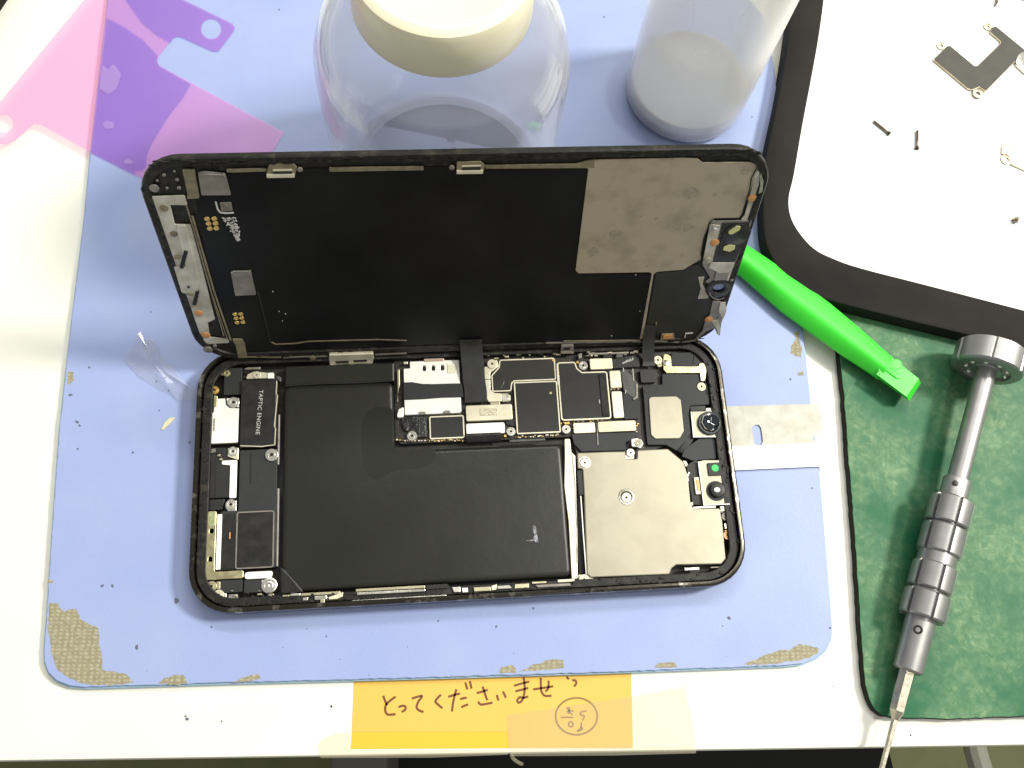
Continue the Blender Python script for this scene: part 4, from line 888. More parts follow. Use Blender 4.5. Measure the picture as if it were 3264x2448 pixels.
# small components sprinkled on the board edges
comp = [('c8', 90, 1085, 860, 1085), ('c8', 450, 1080, 860, 1068), ('c8', 1440, 1045, 1950, 1022), ('d1', 300, 1015, 300, 880), ('d1', 340, 882, 660, 868), ('d1', 700, 535, 830, 530), ('d1', 440, 180, 900, 150), ('c8', 1200, 168, 1240, 160), ('c8', 1960, 890, 2060, 880), ('d1', 960, 1020, 990, 880)]
bms = {m: bmesh.new() for m in ('cream', 'pcbdark', 'gold')}
for k, x0, y0, x1, y1 in comp:
    a, b = np.array(ph(k, x0, y0, 4)), np.array(ph(k, x1, y1, 4)); L = np.linalg.norm(b-a); n_ = max(2, int(L/.75))
    for i in range(n_):
        p = a+(b-a)*(i/n_)+np.array([rnds.uniform(-.2, .2), rnds.uniform(-.25, .25)]); w, h = rnds.choice([(.5, .28), (.28, .5), (.6, .35)]); m = rnds.choice(['cream', 'pcbdark', 'gold', 'cream'])
        add_prism(bms[m], [(p[0]-w/2, p[1]-h/2), (p[0]+w/2, p[1]-h/2), (p[0]+w/2, p[1]+h/2), (p[0]-w/2, p[1]+h/2)], 3.5, 4.15+rnds.uniform(0, .15))
o = obj('small_components', bms['cream'], M['cream'], board); o['kind'] = 'stuff'; o = obj('small_components', bms['pcbdark'], mat('brown_ceramic', (.12, .075, .04), .5), board); o['kind'] = 'stuff'; o = obj('small_components', bms['gold'], M['gold'], board); o['kind'] = 'stuff'
# gold dots
for k, x, y in (('c8', 1866, 170), ('d1', 78, 228), ('c8', 2010, 888), ('c8', 2040, 885), ('c8', 1322, 1032), ('d1', 52, 578), ('d1', 340, 250)): screw(k, x, y, .42, 4.9, M['gold'], ring=False, par=board, name='test_point')

# --- right end
tp_ = part('top_module', 'd1', [(1032, 502), (1242, 488), (1242, 372), (1642, 376), (1646, 455), (1715, 470), (1742, 560), (1750, 700), (1535, 716), (1530, 800), (1552, 1010), (1402, 1196), (1280, 1132), (1085, 1132), (1070, 980), (1045, 620)], 5.0, M['plate'], .4, h=2.6, sn=False)
part('earpiece_plate', 'd1', [(1340, 150), (1610, 140), (1680, 190), (1712, 260), (1640, 262), (1636, 292), (1342, 290)], 4.9, M['plate'], .4, sn=False)
outline('cover_seam', 'd1', [(1578, 148), (1585, 180), (1582, 225), (1570, 262)], 5.08, M['hole'], .25, closed=False)
outline('cover_seam', 'd1', [(1052, 545), (1060, 575), (1190, 572), (1188, 520)], 5.18, M['hole'], .16, closed=False)
part('grounding_bracket', 'd1', [(1256, 168), (1282, 158), (1335, 182), (1345, 292), (1636, 292), (1640, 262), (1670, 254), (1704, 266), (1716, 330), (1702, 450), (1648, 448), (1646, 364), (1290, 366), (1258, 330), (1250, 270)], 5.6, M['brass'], .4, h=.7, sn=False)
bm = bmesh.new(); p_ = ph('d1', 1290, 255, 6); add_lathe(bm, [(5.3, 1.2), (6.0, 1.0), (6.15, .4), (6.15, .01)], 16, Matrix.Translation((p_[0], p_[1], 0)), caps=False); obj('contact_bump', bm, M['silver'], phone, smooth_=True)
part('bracket_foot', 'd1', [(1650, 340), (1705, 335), (1700, 452), (1650, 450)], 5.75, M['silver'], .4, h=.3)
screw('d1', 1664, 510, 1.45, 5.4, M['cream2']); screw('d1', 1197, 226, 1.45, 5.6, M['cream']); screw('d1', 1215, 275, .8, 5.5, M['cream2'])
part('vent_block', 'd1', [(1010, 330), (1165, 322), (1170, 460), (1010, 472)], 5.2, M['flex'], .5, h=2)
part('side_clip', 'd1', [(1735, 450), (1785, 445), (1785, 520), (1750, 530)], 4.8, M['cream2'], .2)
rc = part('rear_flash_plate', 'd1', [(1098, 640), (1125, 618), (1395, 610), (1442, 650), (1475, 985), (1430, 1064), (1168, 1068), (1122, 1025)], 5.5, M['shield'], .6, h=.6, bev=.2, sn=False)
rc['label'] = 'gold toned rounded plate'; rc.name = 'gold_plate'
part('lower_cover', 'd1', [(1640, 1062), (1806, 1058), (1822, 1282), (1560, 1300), (1450, 1255), (1480, 1180)], 4.8, M['plate'], .3, sn=False)
part('dark_channel', 'd1', [(1530, 1020), (1600, 1045), (1480, 1230), (1405, 1200)], 4.4, M['gloss'], .3, sn=False)
cammod = part('front_camera', 'd1', [(1555, 776), (1845, 768), (1862, 990), (1820, 1044), (1578, 1050)], 5.6, M['shield'], .3, h=2.5, sn=False)
outline('metal_edge', 'd1', [(1553, 778), (1578, 1048), (1815, 1044)], 5.8, M['white_metal'], .3, closed=False, par=cammod)
part('camera_top_tab', 'd1', [(1710, 740), (1790, 735), (1795, 770), (1705, 775)], 5.2, M['cream'], .3, par=cammod)
part('dark_gap', 'd1', [(1530, 718), (1705, 712), (1705, 770), (1550, 775)], 4.6, M['gloss'], .2, par=cammod)
def lens(k, x, y, r, z0, par, rings, dx=0, dy=0):
    p = ph(k, x, y, z0)
    bm = bmesh.new(); add_lathe(bm, [(z0-1.5, r), (z0+.5, r), (z0+.75, r*.93), (z0+.75, r*.80), (z0+.3, r*.76)], 36, Matrix.Translation((p[0], p[1], 0)), caps=False); o1 = obj('lens_barrel', bm, rings[0], par, smooth_=True)
    bm = bmesh.new(); add_lathe(bm, [(z0+.2, r*.78), (z0+1.25, r*.70), (z0+1.3, r*.62), (z0+1.0, r*.5), (z0+.8, .01)], 36, Matrix.Translation((p[0]+dx, p[1]+dy, 0)), caps=False); obj('lens', bm, rings[1], par, smooth_=True)
lens('d1', 1745, 905, 3.7, 5.7, cammod, (M['lensring'], M['lens']), .45, .2)
bm = bmesh.new(); p_ = ph('d1', 1758, 888, 6.6); add_lathe(bm, [(6.2, 2.95), (6.75, 2.85), (6.75, 2.6), (6.3, 2.5)], 8, Matrix.Translation((p_[0], p_[1], 0)), caps=False); obj('lens_hood', bm, M['sgrey'], cammod)
# big shield over the rear cameras
sh_ = part('camera_shield', 'd2', [(190, 202), (480, 190), (690, 186), (690, 262), (800, 262), (802, 176), (1112, 160), (1272, 292), (1318, 440), (1342, 690), (1370, 768), (1640, 764), (1668, 900), (1702, 1282), (1656, 1334), (1200, 1342), (1152, 1378), (1128, 1438), (330, 1470), (290, 1432), (262, 640), (246, 366), (196, 362)], 5.9, M['shield'], .5, h=3.4, bev=.3, sn=False)
part('shield_clip', 'd2', [(190, 382), (244, 376), (256, 624), (206, 636)], 5.5, M['plate'], .3, par=sh_)
outline('shield_lip', 'd2', [(228, 640), (252, 1000), (285, 1440)], 5.5, M['white_metal'], .3, closed=False, par=sh_)
outline('shield_lip', 'd2', [(850, 1452), (1080, 1440), (1110, 1430)], 5.0, M['cream2'], .5, closed=False, par=sh_)
bm = bmesh.new(); p_ = ph('d2', 693, 650, 6); add_lathe(bm, [(5.85, 2.6), (6.15, 2.3), (6.15, 1.9), (5.95, 1.7), (5.93, 1.7)], 30, Matrix.Translation((p_[0], p_[1], 0)), caps=False); obj('screw_boss', bm, M['silver'], sh_, smooth_=True)
bm = bmesh.new(); add_prism(bm, circle(p_[0], p_[1], 1.8), 5.9, 5.98); obj('boss_recess', bm, M['hole'], sh_)
screw('d2', 692, 656, 1.5, 6.25, M['cream'], M['sgrey'], ring=False)
bm = bmesh.new(); p_ = ph('d2', 268, 300, 6); add_lathe(bm, [(5.85, 2.0), (6.05, 1.8), (6.05, 1.5)], 26, Matrix.Translation((p_[0], p_[1], 0)), caps=False); obj('screw_boss', bm, M['white_metal'], sh_, smooth_=True)
screw('d2', 268, 302, 1.5, 6.3, M['silver'], M['sgrey'], ring=False)
part('screw_tab', 'd2', [(672, 262), (700, 180), (770, 170), (770, 262), (700, 268)], 6.0, M['cream'], .4, sn=False); screw('d2', 735, 200, 1.3, 6.5, M['silver'], M['sgrey'], ring=False)
outline('tab_slot', 'd2', [(790, 195), (795, 258)], 6.05, M['hole'], .5, closed=False)
part('grounding_clip', 'd2', [(740, 60), (800, 52), (850, 70), (866, 110), (840, 160), (790, 140), (745, 140)], 6.2, M['silver'], .5, sn=False); screw('d2', 812, 98, 1.1, 6.5, M['shield'], ring=True)
# long metal spine between battery and shield
part('battery_divider', 'd2', [(62, 60), (116, 58), (132, 196), (170, 230), (190, 900), (196, 1480), (136, 1490), (104, 900), (60, 540), (66, 240)], 5.5, M['cream'], .4, h=2.4, sn=False)
outline('divider_fold', 'd2', [(140, 205), (170, 480), (186, 900), (192, 1320)], 5.75, M['silver'], .25, closed=False)
part('black_gap', 'd2', [(180, 230), (230, 225), (262, 1430), (205, 1440)], 3.2, M['hole'], .2, sn=False)
screw('d2', 262, 1490, 1.5, 5.6, M['cream']); part('screw_tab', 'd2', [(200, 1440), (290, 1440), (380, 1490), (370, 1540), (210, 1560)], 5.1, M['cream'], .5, sn=False)
# face sensor module
fm = part('sensor_module', 'd2', [(1424, 290), (1480, 276), (1640, 276), (1672, 400), (1745, 722), (1480, 738)], 5.7, M['shield'], .4, h=2.6, sn=False)
outline('metal_edge', 'd2', [(1424, 290), (1480, 736), (1742, 722)], 5.9, M['white_metal'], .28, closed=False, par=fm)
part('emitter', 'd2', [(1518, 302), (1652, 300), (1658, 428), (1526, 436)], 6.2, M['chip'], .3, par=fm)
p_ = ph('d2', 1594, 356, 6.45); bm = bmesh.new(); add_prism(bm, circle(p_[0], p_[1], 1.15, 12), 6.2, 6.45, .1); obj('green_emitter_dot', bm, M['green_led'], fm)
bm = bmesh.new(); p_ = ph('d2', 1603, 590, 5.9); add_prism(bm, circle(p_[0], p_[1], 3.05, 36), 5.6, 5.85); obj('lens_well', bm, M['hole'], fm)
bm = bmesh.new(); p_ = ph('d2', 1622, 575, 6.9); add_lathe(bm, [(5.6, 2.3), (6.8, 2.2), (6.9, 2.0), (6.75, .01)], 32, Matrix.Translation((p_[0], p_[1], 0)), caps=False); obj('lens', bm, M['chip'], fm, smooth_=True)
bm = bmesh.new(); p_ = ph('d2', 1615, 577, 6.95); add_prism(bm, circle(p_[0], p_[1], .95, 16, .75), 6.7, 6.95, .1); obj('lens_glint', bm, M['white_dot'], fm)  # white disc imitates a highlight on the lens
part('sensor_flex', 'd2', [(1300, 330), (1400, 268), (1425, 290), (1475, 738), (1365, 728)], 4.9, M['chip'], .3, sn=False)
part('flex_connector', 'd2', [(1378, 452), (1438, 446), (1442, 622), (1396, 628)], 5.5, M['cream2'], .3); part('connector_pad', 'd2', [(1405, 475), (1432, 475), (1434, 585), (1410, 590)], 5.65, M['copper'], .2, h=.25)
part('shield_tab', 'd2', [(1262, 278), (1300, 285), (1315, 320), (1300, 350)], 5.6, M['cream'], .3, sn=False); outline('shield_tab', 'd2', [(1330, 400), (1312, 440), (1318, 490)], 5.5, M['silver'], .4, closed=False, sn=False)
part('contact_strip', 'd2', [(1365, 738), (1600, 748), (1600, 762), (1370, 768)], 5.4, M['silver'], .15)
part('contact_block', 'd2', [(1350, 702), (1366, 702), (1372, 735), (1352, 738)], 5.8, M['silver'], .1)
screw('d2', 1703, 848, 1.3, 5.3, M['sgrey']); screw('d2', 1720, 1040, 1.3, 5.2, M['copper']); part('contact_spring', 'd2', [(1685, 918), (1728, 918), (1728, 975), (1692, 975)], 5.3, M['silver'], .3)
part('contact_spring', 'd2', [(1640, 745), (1690, 742), (1710, 790), (1660, 800)], 5.4, M['cream'], .3, sn=False); part('contact_spring', 'd2', [(1690, 985), (1725, 985), (1720, 1005), (1692, 1005)], 5.2, M['copper'], .2)
part('side_button_flex', 'd2', [(1280, 1368), (1434, 1362), (1436, 1394), (1282, 1398)], 5.0, M['silver'], .2)
outline('rail', 'd2', [(1550, 1368), (1640, 1364), (1690, 1320)], 5.0, M['sgrey'], .3, closed=False)
# --- lower rail of springs and contacts
lower = [([(118, 228), (370, 205), (372, 222), (120, 246)], 'cream2'), ([(205, 242), (285, 236), (285, 262), (208, 266)], 'silver'), ([(130, 252), (165, 250), (162, 268), (132, 270)], 'silver'), ([(295, 248), (390, 215), (385, 245), (350, 262), (298, 262)], 'cream'),
         ([(470, 200), (915, 168), (915, 188), (470, 216)], 'cream2'), ([(475, 218), (915, 195), (915, 208), (560, 232), (480, 236)], 'silver'), ([(920, 172), (1055, 160), (1075, 182), (1060, 192), (925, 198)], 'chip'), ([(1088, 186), (1140, 180), (1142, 214), (1100, 218)], 'silver'),
         ([(1150, 190), (1190, 186), (1188, 216), (1155, 218)], 'white_metal'), ([(1225, 186), (1335, 180), (1335, 208), (1230, 212)], 'cream2'), ([(1340, 176), (1375, 165), (1372, 200), (1340, 206)], 'cream'), ([(1378, 176), (1455, 172), (1472, 190), (1378, 198)], 'silver'),
         ([(1490, 165), (1580, 160), (1580, 188), (1488, 194)], 'cream2'), ([(1600, 150), (1690, 145), (1692, 158), (1600, 164)], 'cream2'), ([(1765, 136), (1872, 130), (1872, 148), (1765, 154)], 'cream'), ([(1620, 172), (1840, 156), (1850, 172), (1640, 190)], 'sgrey'),
         ([(0, 235), (45, 232), (45, 242), (0, 248)], 'cream2'), ([(245, 262), (272, 258), (270, 305), (240, 308)], 'cream2'), ([(50, 228), (115, 222), (115, 236), (50, 242)], 'silver')]
for i, (pp, m) in enumerate(lower): part('rail_contact', 'd8', pp, 6.5 if i % 2 else 6.25, M[m], .15, h=1.2)
part('worn_metal_glint', 'd8', [(455, 268), (700, 252), (1050, 232), (1055, 248), (700, 275), (560, 290), (420, 300), (260, 308), (262, 298)], 6.35, M['silver'], .2, h=.5, sn=False)  # silver sliver gives the worn rim a fixed glint
part('torn_adhesive', 'd8', [(1530, 232), (1940, 205), (1945, 215), (1540, 245)], 7.25, M['rim_dirt'], .1, h=.4, sn=False)
# rough lumps of old glue along the ledge
bm = bmesh.new()
for i in range(150):
    t = rnds.random(); side = rnds.choice('bblr')
    if side == 'b': x, y = (t-.5)*145, -Hb/2+rnds.uniform(1.9, 4.0)
    elif side == 'l': x, y = -Wb/2+rnds.uniform(2, 4.2), (t-.5)*60
    else: x, y = Wb/2-rnds.uniform(2, 4.2), (t-.5)*60
    r = rnds.uniform(.15, .6); pts = [(x+r*rnds.uniform(.6, 2.6 if side == 'b' else 1)*math.cos(a), y+r*rnds.uniform(.6, 2.4 if side != 'b' else 1)*math.sin(a)) for a in [k*math.pi/3 for k in range(6)]]
    add_prism(bm, pts, 5.7, 5.95+rnds.uniform(0, .5), .05)
o = obj('glue_residue', bm, M['rim_dirt'], phone); o['kind'] = 'stuff'
bits = {m: bmesh.new() for m in ('cream2', 'sgrey', 'gloss')}
for k, x0, y0, x1, y1, n_ in (('d1', 440, 165, 1010, 130, 26), ('c8', 1110, 140, 1900, 110, 20), ('d1', 1760, 420, 1790, 560, 8), ('d2', 1650, 770, 1740, 900, 8), ('c7', 110, 640, 200, 690, 8), ('d1', 1850, 1100, 1880, 1280, 8), ('c7', 240, 1490, 520, 1505, 14)):
    for i in range(n_):
        t = rnds.random(); p = ph(k, x0+(x1-x0)*t, y0+(y1-y0)*t+rnds.uniform(-22, 22), 5.2); w, h = rnds.uniform(.15, .8), rnds.uniform(.12, .4); m = rnds.choice(list(bits))
        q = [(p[0]-w, p[1]-h*rnds.uniform(.4, 1)), (p[0]+w, p[1]-h), (p[0]+w*rnds.uniform(.5, 1), p[1]+h), (p[0]-w, p[1]+h*rnds.uniform(.3, 1))]
        add_prism(bits[m], q, 4.0, 4.9+rnds.uniform(0, .8), .05)
for m in bits: o = obj('small_components', bits[m], M[m], phone); o['kind'] = 'stuff'
# orientation line of the hinge-side clutter (springs and clips along the top rail)
for k, pp, m in (('d1', [(450, 150), (885, 135), (885, 158), (455, 170)], 'sgrey'), ('d1', [(610, 165), (705, 162), (705, 198), (612, 200)], 'chip'), ('d1', [(105, 158), (160, 155), (160, 172), (108, 175)], 'cream2'), ('d1', [(345, 160), (385, 150), (380, 205), (350, 210)], 'sgrey'),
                 ('d1', [(755, 165), (820, 150), (820, 195), (745, 200)], 'flexgrey'), ('e1', [(460, 385), (500, 365), (640, 372), (630, 392), (470, 392)], 'sgrey'), ('c8', [(165, 190), (212, 186), (212, 212), (168, 214)], 'cream'), ('c8', [(100, 280), (125, 275), (118, 430), (98, 640), (92, 640)], 'cream2')):
    part('rail_contact', k, pp, 5.3, M[m], .15, h=.8)

# ================================================================== screen (display assembly)
DW, DH = 158.6, 75.9
bm = bmesh.new()
def rr2(i_): return [(x, y+DH/2) for x, y in rrect(DW-2*i_, DH-2*i_, 12-i_)]
prof = [(-2.4, 1.4), (-2.2, .4), (-1.7, 0), (-.4, 0), (0, .35), (0, 2.3), (-.7, 2.5)]
rows = [[bm.verts.new((x, y, zz)) for x, y in rr2(i_)] for zz, i_ in prof]; n_ = len(rows[0])
for a, b in zip(rows[:-1], rows[1:]):
    for i in range(n_): bm.faces.new((a[i], a[(i+1) % n_], b[(i+1) % n_], b[i]))
bm.faces.new(rows[0])
h_ = ld('c6', 1273, 1040, -.7); hn = 20; hole = [bm.verts.new((h_[0]+1.75*math.cos(2*math.pi*i/hn), h_[1]+1.75*math.sin(2*math.pi*i/hn), -.7)) for i in range(hn)]
from mathutils.geometry import tessellate_polygon
flat = rows[-1]+hole
for t in tessellate_polygon([[Vector((v.co.x, v.co.y, 0)) for v in rows[-1]], [Vector((v.co.x, v.co.y, 0)) for v in hole]]):
    try: bm.faces.new([flat[i] for i in t])
    except ValueError: pass
screen = obj('display_assembly', bm, M['rim_dirt'], phone, smooth_=True)
screen.location = Vector((LO[0], LO[1], LO[2]))*S
mr_ = Matrix(((LU[0], LV[0], LN[0]), (LU[1], LV[1], LN[1]), (LU[2], LV[2], LN[2]))); screen.rotation_euler = mr_.to_euler()
screen['label'] = 'screen assembly standing up, back side bare'
def dp(name, k, pp, n1, m, r=.3, h=.35, bev=.05, sn=False, holes=(), par=None):
    n1 = n1+zj()*.5; pts = [ld(k, *p, n1) for p in pp]
    if sn: pts = snap(pts)
    pts = rnd(pts, r, 3); hs = [rnd([ld(k, *p, n1) for p in hk], .4, 3) for hk in holes]
    bm = bmesh.new(); add_prism(bm, pts, n1-h, n1, min(bev, h*.4), holes=hs); return obj(name, bm, m, par or screen)
def dl(name, k, pp, n1, m, w=.3, closed=False, h=.3):
    n1 += zj()*.5; bm = bmesh.new(); add_line(bm, [ld(k, *p, n1) for p in pp], w, n1-h, n1, closed=closed); return obj(name, bm, m, screen)
def dc(name, k, x, y, r, n1, m, h=.3, hole=0):
    n1 += zj()*.5; p = ld(k, x, y, n1); bm = bmesh.new(); add_prism(bm, circle(p[0], p[1], r, 20), n1-h, n1, min(.08, h*.3), holes=[circle(p[0], p[1], hole, 16)] if hole else ()); return obj(name, bm, m, screen, smooth_=True)
dp('panel_back', 'P', [(412, 380), (520, 366), (1270, 356), (1250, 588), (1405, 592), (1375, 735), (1000, 742), (520, 760), (480, 750)], -.45, M['sblack'], .5, h=.2)
dp('panel_back', 'c6', [(810, 940), (1010, 930), (1060, 895), (1120, 880), (1190, 960), (1195, 1130), (1222, 1150), (1200, 1260), (1165, 1300), (1120, 1400), (1040, 1440), (960, 1440), (820, 1380), (720, 1440)], -.42, M['chip_olive'], .6, h=.2)
dp('shield_plate', 'c6', [(0, 155), (270, 150), (345, 115), (890, 104), (1000, 100), (1112, 106), (1155, 136), (1500, 132), (1552, 150), (1556, 185), (1505, 330), (1445, 510), (1420, 545), (1232, 548), (1200, 570), (1160, 690), (1135, 800), (1140, 845), (1078, 880), (1010, 922), (815, 936), (790, 958), (712, 1432), (690, 1432), (778, 950), (760, 940), (240, 948), (218, 928), (312, 182), (300, 176), (0, 176)], -.15, M['sshield'], .5, h=.3)
dl('shield_crease', 'c6', [(1552, 168), (1510, 250), (1498, 330), (1440, 520), (1420, 543), (1240, 547), (1208, 568), (1160, 690), (1140, 800)], -.05, M['hole'], .3)
# smudges on the shield plate
bm = bmesh.new()
for x, y, r, q in ((1062, 355, 2.3, 1), (515, 665, 2.2, 1.), (1245, 370, .7, 1), (700, 527, .45, 1), (810, 547, .6, 1), (745, 893, .5, 1), (1000, 812, .7, 1), (345, 790, 2.0, 1), (1020, 610, 2.8, .6), (1470, 190, 1.2, 1.5)):
    p = ld('c6', x, y, -.12); pts = [(p[0]+r*rnds.uniform(.75, 1.1)*math.cos(a), p[1]+r*q*rnds.uniform(.75, 1.1)*math.sin(a)) for a in [k*math.pi/6 for k in range(12)]]; add_prism(bm, rnd(pts, .5, 2), -.3, -.115+zj()*.1)
obj('smudge', bm, mat('dark_stain', (.27, .24, .18), .6, .3, c2=(.37, .325, .245), ns=1.2), screen)
# sensor bay on the right edge
dp('sensor_strip', 'c6', [(1560, 185), (1590, 250), (1600, 300), (1560, 375), (1520, 480), (1490, 560), (1430, 556), (1460, 520), (1510, 335), (1530, 240)], -.1, M['swhite'], .4)
dp('sensor_strip', 'c6', [(1210, 565), (1514, 558), (1490, 640), (1392, 868), (1340, 1004), (1222, 1040), (1170, 1010), (1205, 980), (1150, 885), (1200, 640)], .0, M['sgrey'], .5)
dp('sensor_bracket', 'c6', [(1205, 590), (1282, 598), (1220, 872), (1150, 880)], .25, M['swhite'], .3)
dp('sensor_well', 'c6', [(1296, 580), (1495, 575), (1470, 690), (1420, 800), (1385, 868), (1228, 866), (1270, 700)], .2, M['gloss'], .4)
dc('sensor_ring', 'c6', 1400, 665, 4.0, .45, M['gloss'], .4)
dp('sensor_window', 'c6', [(1342, 640), (1400, 600), (1432, 605), (1425, 630), (1370, 662), (1342, 660)], .65, M['yellow_glass'], .4, h=.2)
dp('sensor_window', 'c6', [(1305, 755), (1345, 740), (1392, 745), (1385, 775), (1350, 790), (1302, 780)], .6, M['yellow_glass'], .4, h=.2)
dp('sensor_frame', 'c6', [(1285, 690), (1400, 690), (1392, 825), (1265, 820)], .42, M['chip'], .3, holes=[[(1305, 735), (1392, 735), (1385, 795), (1295, 790)]])
dp('ear_plate', 'c6', [(1215, 870), (1386, 870), (1342, 1002), (1240, 1004), (1262, 940), (1195, 905)], .3, M['swhite'], .3)
dp('ear_window', 'c6', [(1250, 945), (1350, 940), (1330, 998), (1235, 1000)], .42, M['sgrey'], .2)
dc('camera_ring', 'c6', 1270, 1060, 3.9, .3, M['gloss'], .6, 1.9)
dc('camera_window', 'c6', 1272, 1035, 2.0, -.5, M['mat_top'], .15); dl('ring_glint', 'c6', [(1200, 1090), (1225, 1130), (1270, 1145), (1310, 1130)], .42, M['sgrey'], .25)
dc('rivet', 'c6', 1248, 612, .75, .5, M['silver'], .2); dc('rivet', 'c6', 1190, 853, 1.1, .5, M['swhite'], .2); dc('rivet', 'c6', 1230, 575, .7, .5, M['sgrey'], .2); dc('rivet', 'c6', 1365, 1000, .5, .4, M['sgrey'], .2)
dc('copper_pad', 'c6', 1516, 397, 1.2, .05, M['orange'], .2); dc('copper_pad', 'c6', 1240, 725, 1.3, .38, M['orange'], .2); dc('copper_pad', 'c6', 1196, 1288, 1.25, .1, M['orange'], .2)
dp('mic_label', 'c6', [(1118, 980), (1165, 972), (1150, 1030), (1185, 1080), (1196, 1132), (1115, 1136), (1138, 1060)], -.1, M['swhite'], .2)
dp('lower_flex', 'c6', [(1224, 1152), (1312, 1158), (1328, 1212), (1290, 1310), (1278, 1410), (1255, 1390), (1240, 1350), (1180, 1372), (1130, 1420), (1090, 1436), (1150, 1370), (1170, 1300), (1205, 1250)], .05, M['sgrey'], .3)
dp('lower_flex_tab', 'c6', [(1280, 1165), (1320, 1160), (1325, 1230), (1300, 1290), (1270, 1230)], .35, M['swhite'], .3)
dp('lower_flex_tab', 'c6', [(1215, 1300), (1262, 1290), (1285, 1360), (1270, 1415), (1250, 1350)], .35, M['swhite'], .3)
dp('edge_tab', 'c6', [(1575, 200), (1598, 270), (1590, 350), (1560, 370), (1575, 300)], .3, M['silver'], .3)
dp('flex_connector', 'c6', [(848, 1396), (940, 1392), (950, 1434), (840, 1438)], .0, M['olive'], .4); dp('copper_pad', 'c6', [(862, 1402), (928, 1400), (935, 1428), (862, 1430)], .15, M['orange'], .4, h=.15)
dl('edge_rail', 'c6', [(0, 1462), (300, 1456), (600, 1452), (830, 1448), (1000, 1458), (1100, 1440)], .1, M['sgrey'], .55)
dl('edge_rail', 'c6', [(130, 1448), (690, 1442)], .05, M['olive'], .35)
dl('print_mark', 'c6', [(1020, 1420), (1028, 1392), (1080, 1388)], -.2, M['print'], .35); dl('print_mark', 'c6', [(812, 1310), (800, 1400)], -.2, M['olive'], .4)
# left end of the screen
dp('speaker_foil', 'c5', [(90, 386), (342, 376), (362, 448), (236, 446), (270, 590), (386, 590), (470, 900), (565, 1285), (512, 1310), (528, 1418), (662, 1430), (668, 1458), (492, 1470), (470, 1400), (385, 1352), (330, 1180), (235, 880), (150, 600)], -.1, M['swhite'], .4, h=.3)
dp('earphone_bar', 'c5', [(282, 600), (345, 594), (375, 700), (452, 990), (440, 1030), (430, 1110), (320, 1090), (262, 900), (350, 900)], .25, M['swhite'], .5)
dl('bar_slot', 'c5', [(352, 785), (335, 850), (318, 912)], .42, M['hole'], 1.0); dl('bar_slot', 'c5', [(265, 832), (312, 838)], .42, M['olive'], .9); dl('bar_slot', 'c5', [(436, 1080), (425, 1130), (412, 1182)], .3, M['hole'], 1.0); dl('bar_slot', 'c5', [(358, 1100), (405, 1106)], .42, M['olive'], .9)
dc('copper_pad', 'c5', 446, 1242, 1.2, .0, M['orange'], .2); dc('copper_pad', 'c5', 496, 1402, 1.3, .0, M['orange'], .2); dc('copper_pad', 'c5', 190, 470, 1.1, .0, M['olive'], .2); dc('copper_pad', 'c5', 262, 660, 1., .0, M['olive'], .2)
dc('rivet', 'c5', 370, 1050, .4, .4, M['hole'], .1)
dp('corner_plate', 'c5', [(324, 186), (415, 186), (428, 260), (452, 380), (446, 398), (358, 402), (362, 360)], -.1, M['olive'], .3)
dp('metal_square', 'c5', [(440, 212), (480, 200), (640, 218), (682, 374), (466, 376)], .1, M['sgrey'], .3); dl('square_clip', 'c5', [(470, 232), (490, 220), (620, 222), (640, 235)], .3, M['silver'], .35)
dl('flex_line', 'c5', [(352, 445), (400, 600), (500, 960), (630, 1410)], .0, M['olive'], .3); dl('flex_line', 'c5', [(398, 530), (470, 780), (560, 1090), (680, 1440)], .05, M['olive'], .45); dl('flex_line', 'c5', [(385, 545), (460, 800), (540, 1090), (655, 1430)], .02, M['olive'], .25)
dp('flex_strip', 'c5', [(650, 184), (940, 178), (942, 200), (690, 208), (652, 206)], -.1, M['olive'], .2)
def clip(k, pts_out, slot_):
    dp('screen_clip', k, pts_out, .5, M['cream2'], .3, h=.6); dl('clip_slot', k, slot_, .62, M['hole'], .9)
dp('screen_clip', 'c5', [(962, 150), (1145, 146), (1166, 170), (1150, 240), (945, 242), (948, 190)], .2, M['olive'], .4); dl('clip_lip', 'c5', [(945, 238), (1148, 235)], .9, M['cream'], .8, h=.8); dl('clip_slot', 'c5', [(992, 212), (1130, 208)], .45, M['hole'], .9); dl('clip_lip', 'c5', [(990, 194), (1132, 191)], .5, M['cream'], .4)
dc('rivet', 'c5', 1188, 188, .7, .2, M['sgrey'], .3)
dp('screen_clip', 'c2', [(1118, 1040), (1272, 1036), (1298, 1062), (1286, 1112), (1118, 1112)], .2, M['olive'], .4); dl('clip_lip', 'c2', [(1118, 1108), (1286, 1106)], .9, M['cream'], .8, h=.8); dl('clip_slot', 'c2', [(1155, 1083), (1272, 1079)], .45, M['hole'], .9); dl('clip_lip', 'c2', [(1150, 1068), (1275, 1064)], .5, M['cream'], .35)
dc('rivet', 'c2', 1086, 1076, .7, .2, M['sgrey'], .3)
dp('flex_strip', 'c2', [(300, 1075), (905, 1068), (905, 1092), (302, 1102)], -.1, M['olive'], .2); dp('flex_strip', 'c2', [(1300, 1060), (1880, 1052), (1960, 1030), (2000, 1024), (2000, 1078), (1302, 1082)], -.12, M['olive'], .1)
dp('grey_label', 'c5', [(680, 938), (826, 928), (866, 1106), (714, 1114)], -.1, M['sgrey'], .25, h=.4); dl('square_clip', 'c5', [(686, 942), (700, 932), (810, 930), (826, 940)], .08, M['silver'], .3)
dp('etched_patch', 'c5', [(600, 428), (684, 426), (694, 488), (612, 494)], -.3, mat('dim_patch', (.12, .11, .09), .6, c2=(.22, .2, .17), ns=.7, lo=.42, hi=.56), .2, h=.1)
dl('print_mark', 'c5', [(570, 424), (584, 478), (602, 502), (642, 508), (702, 504)], -.25, M['print'], .4)
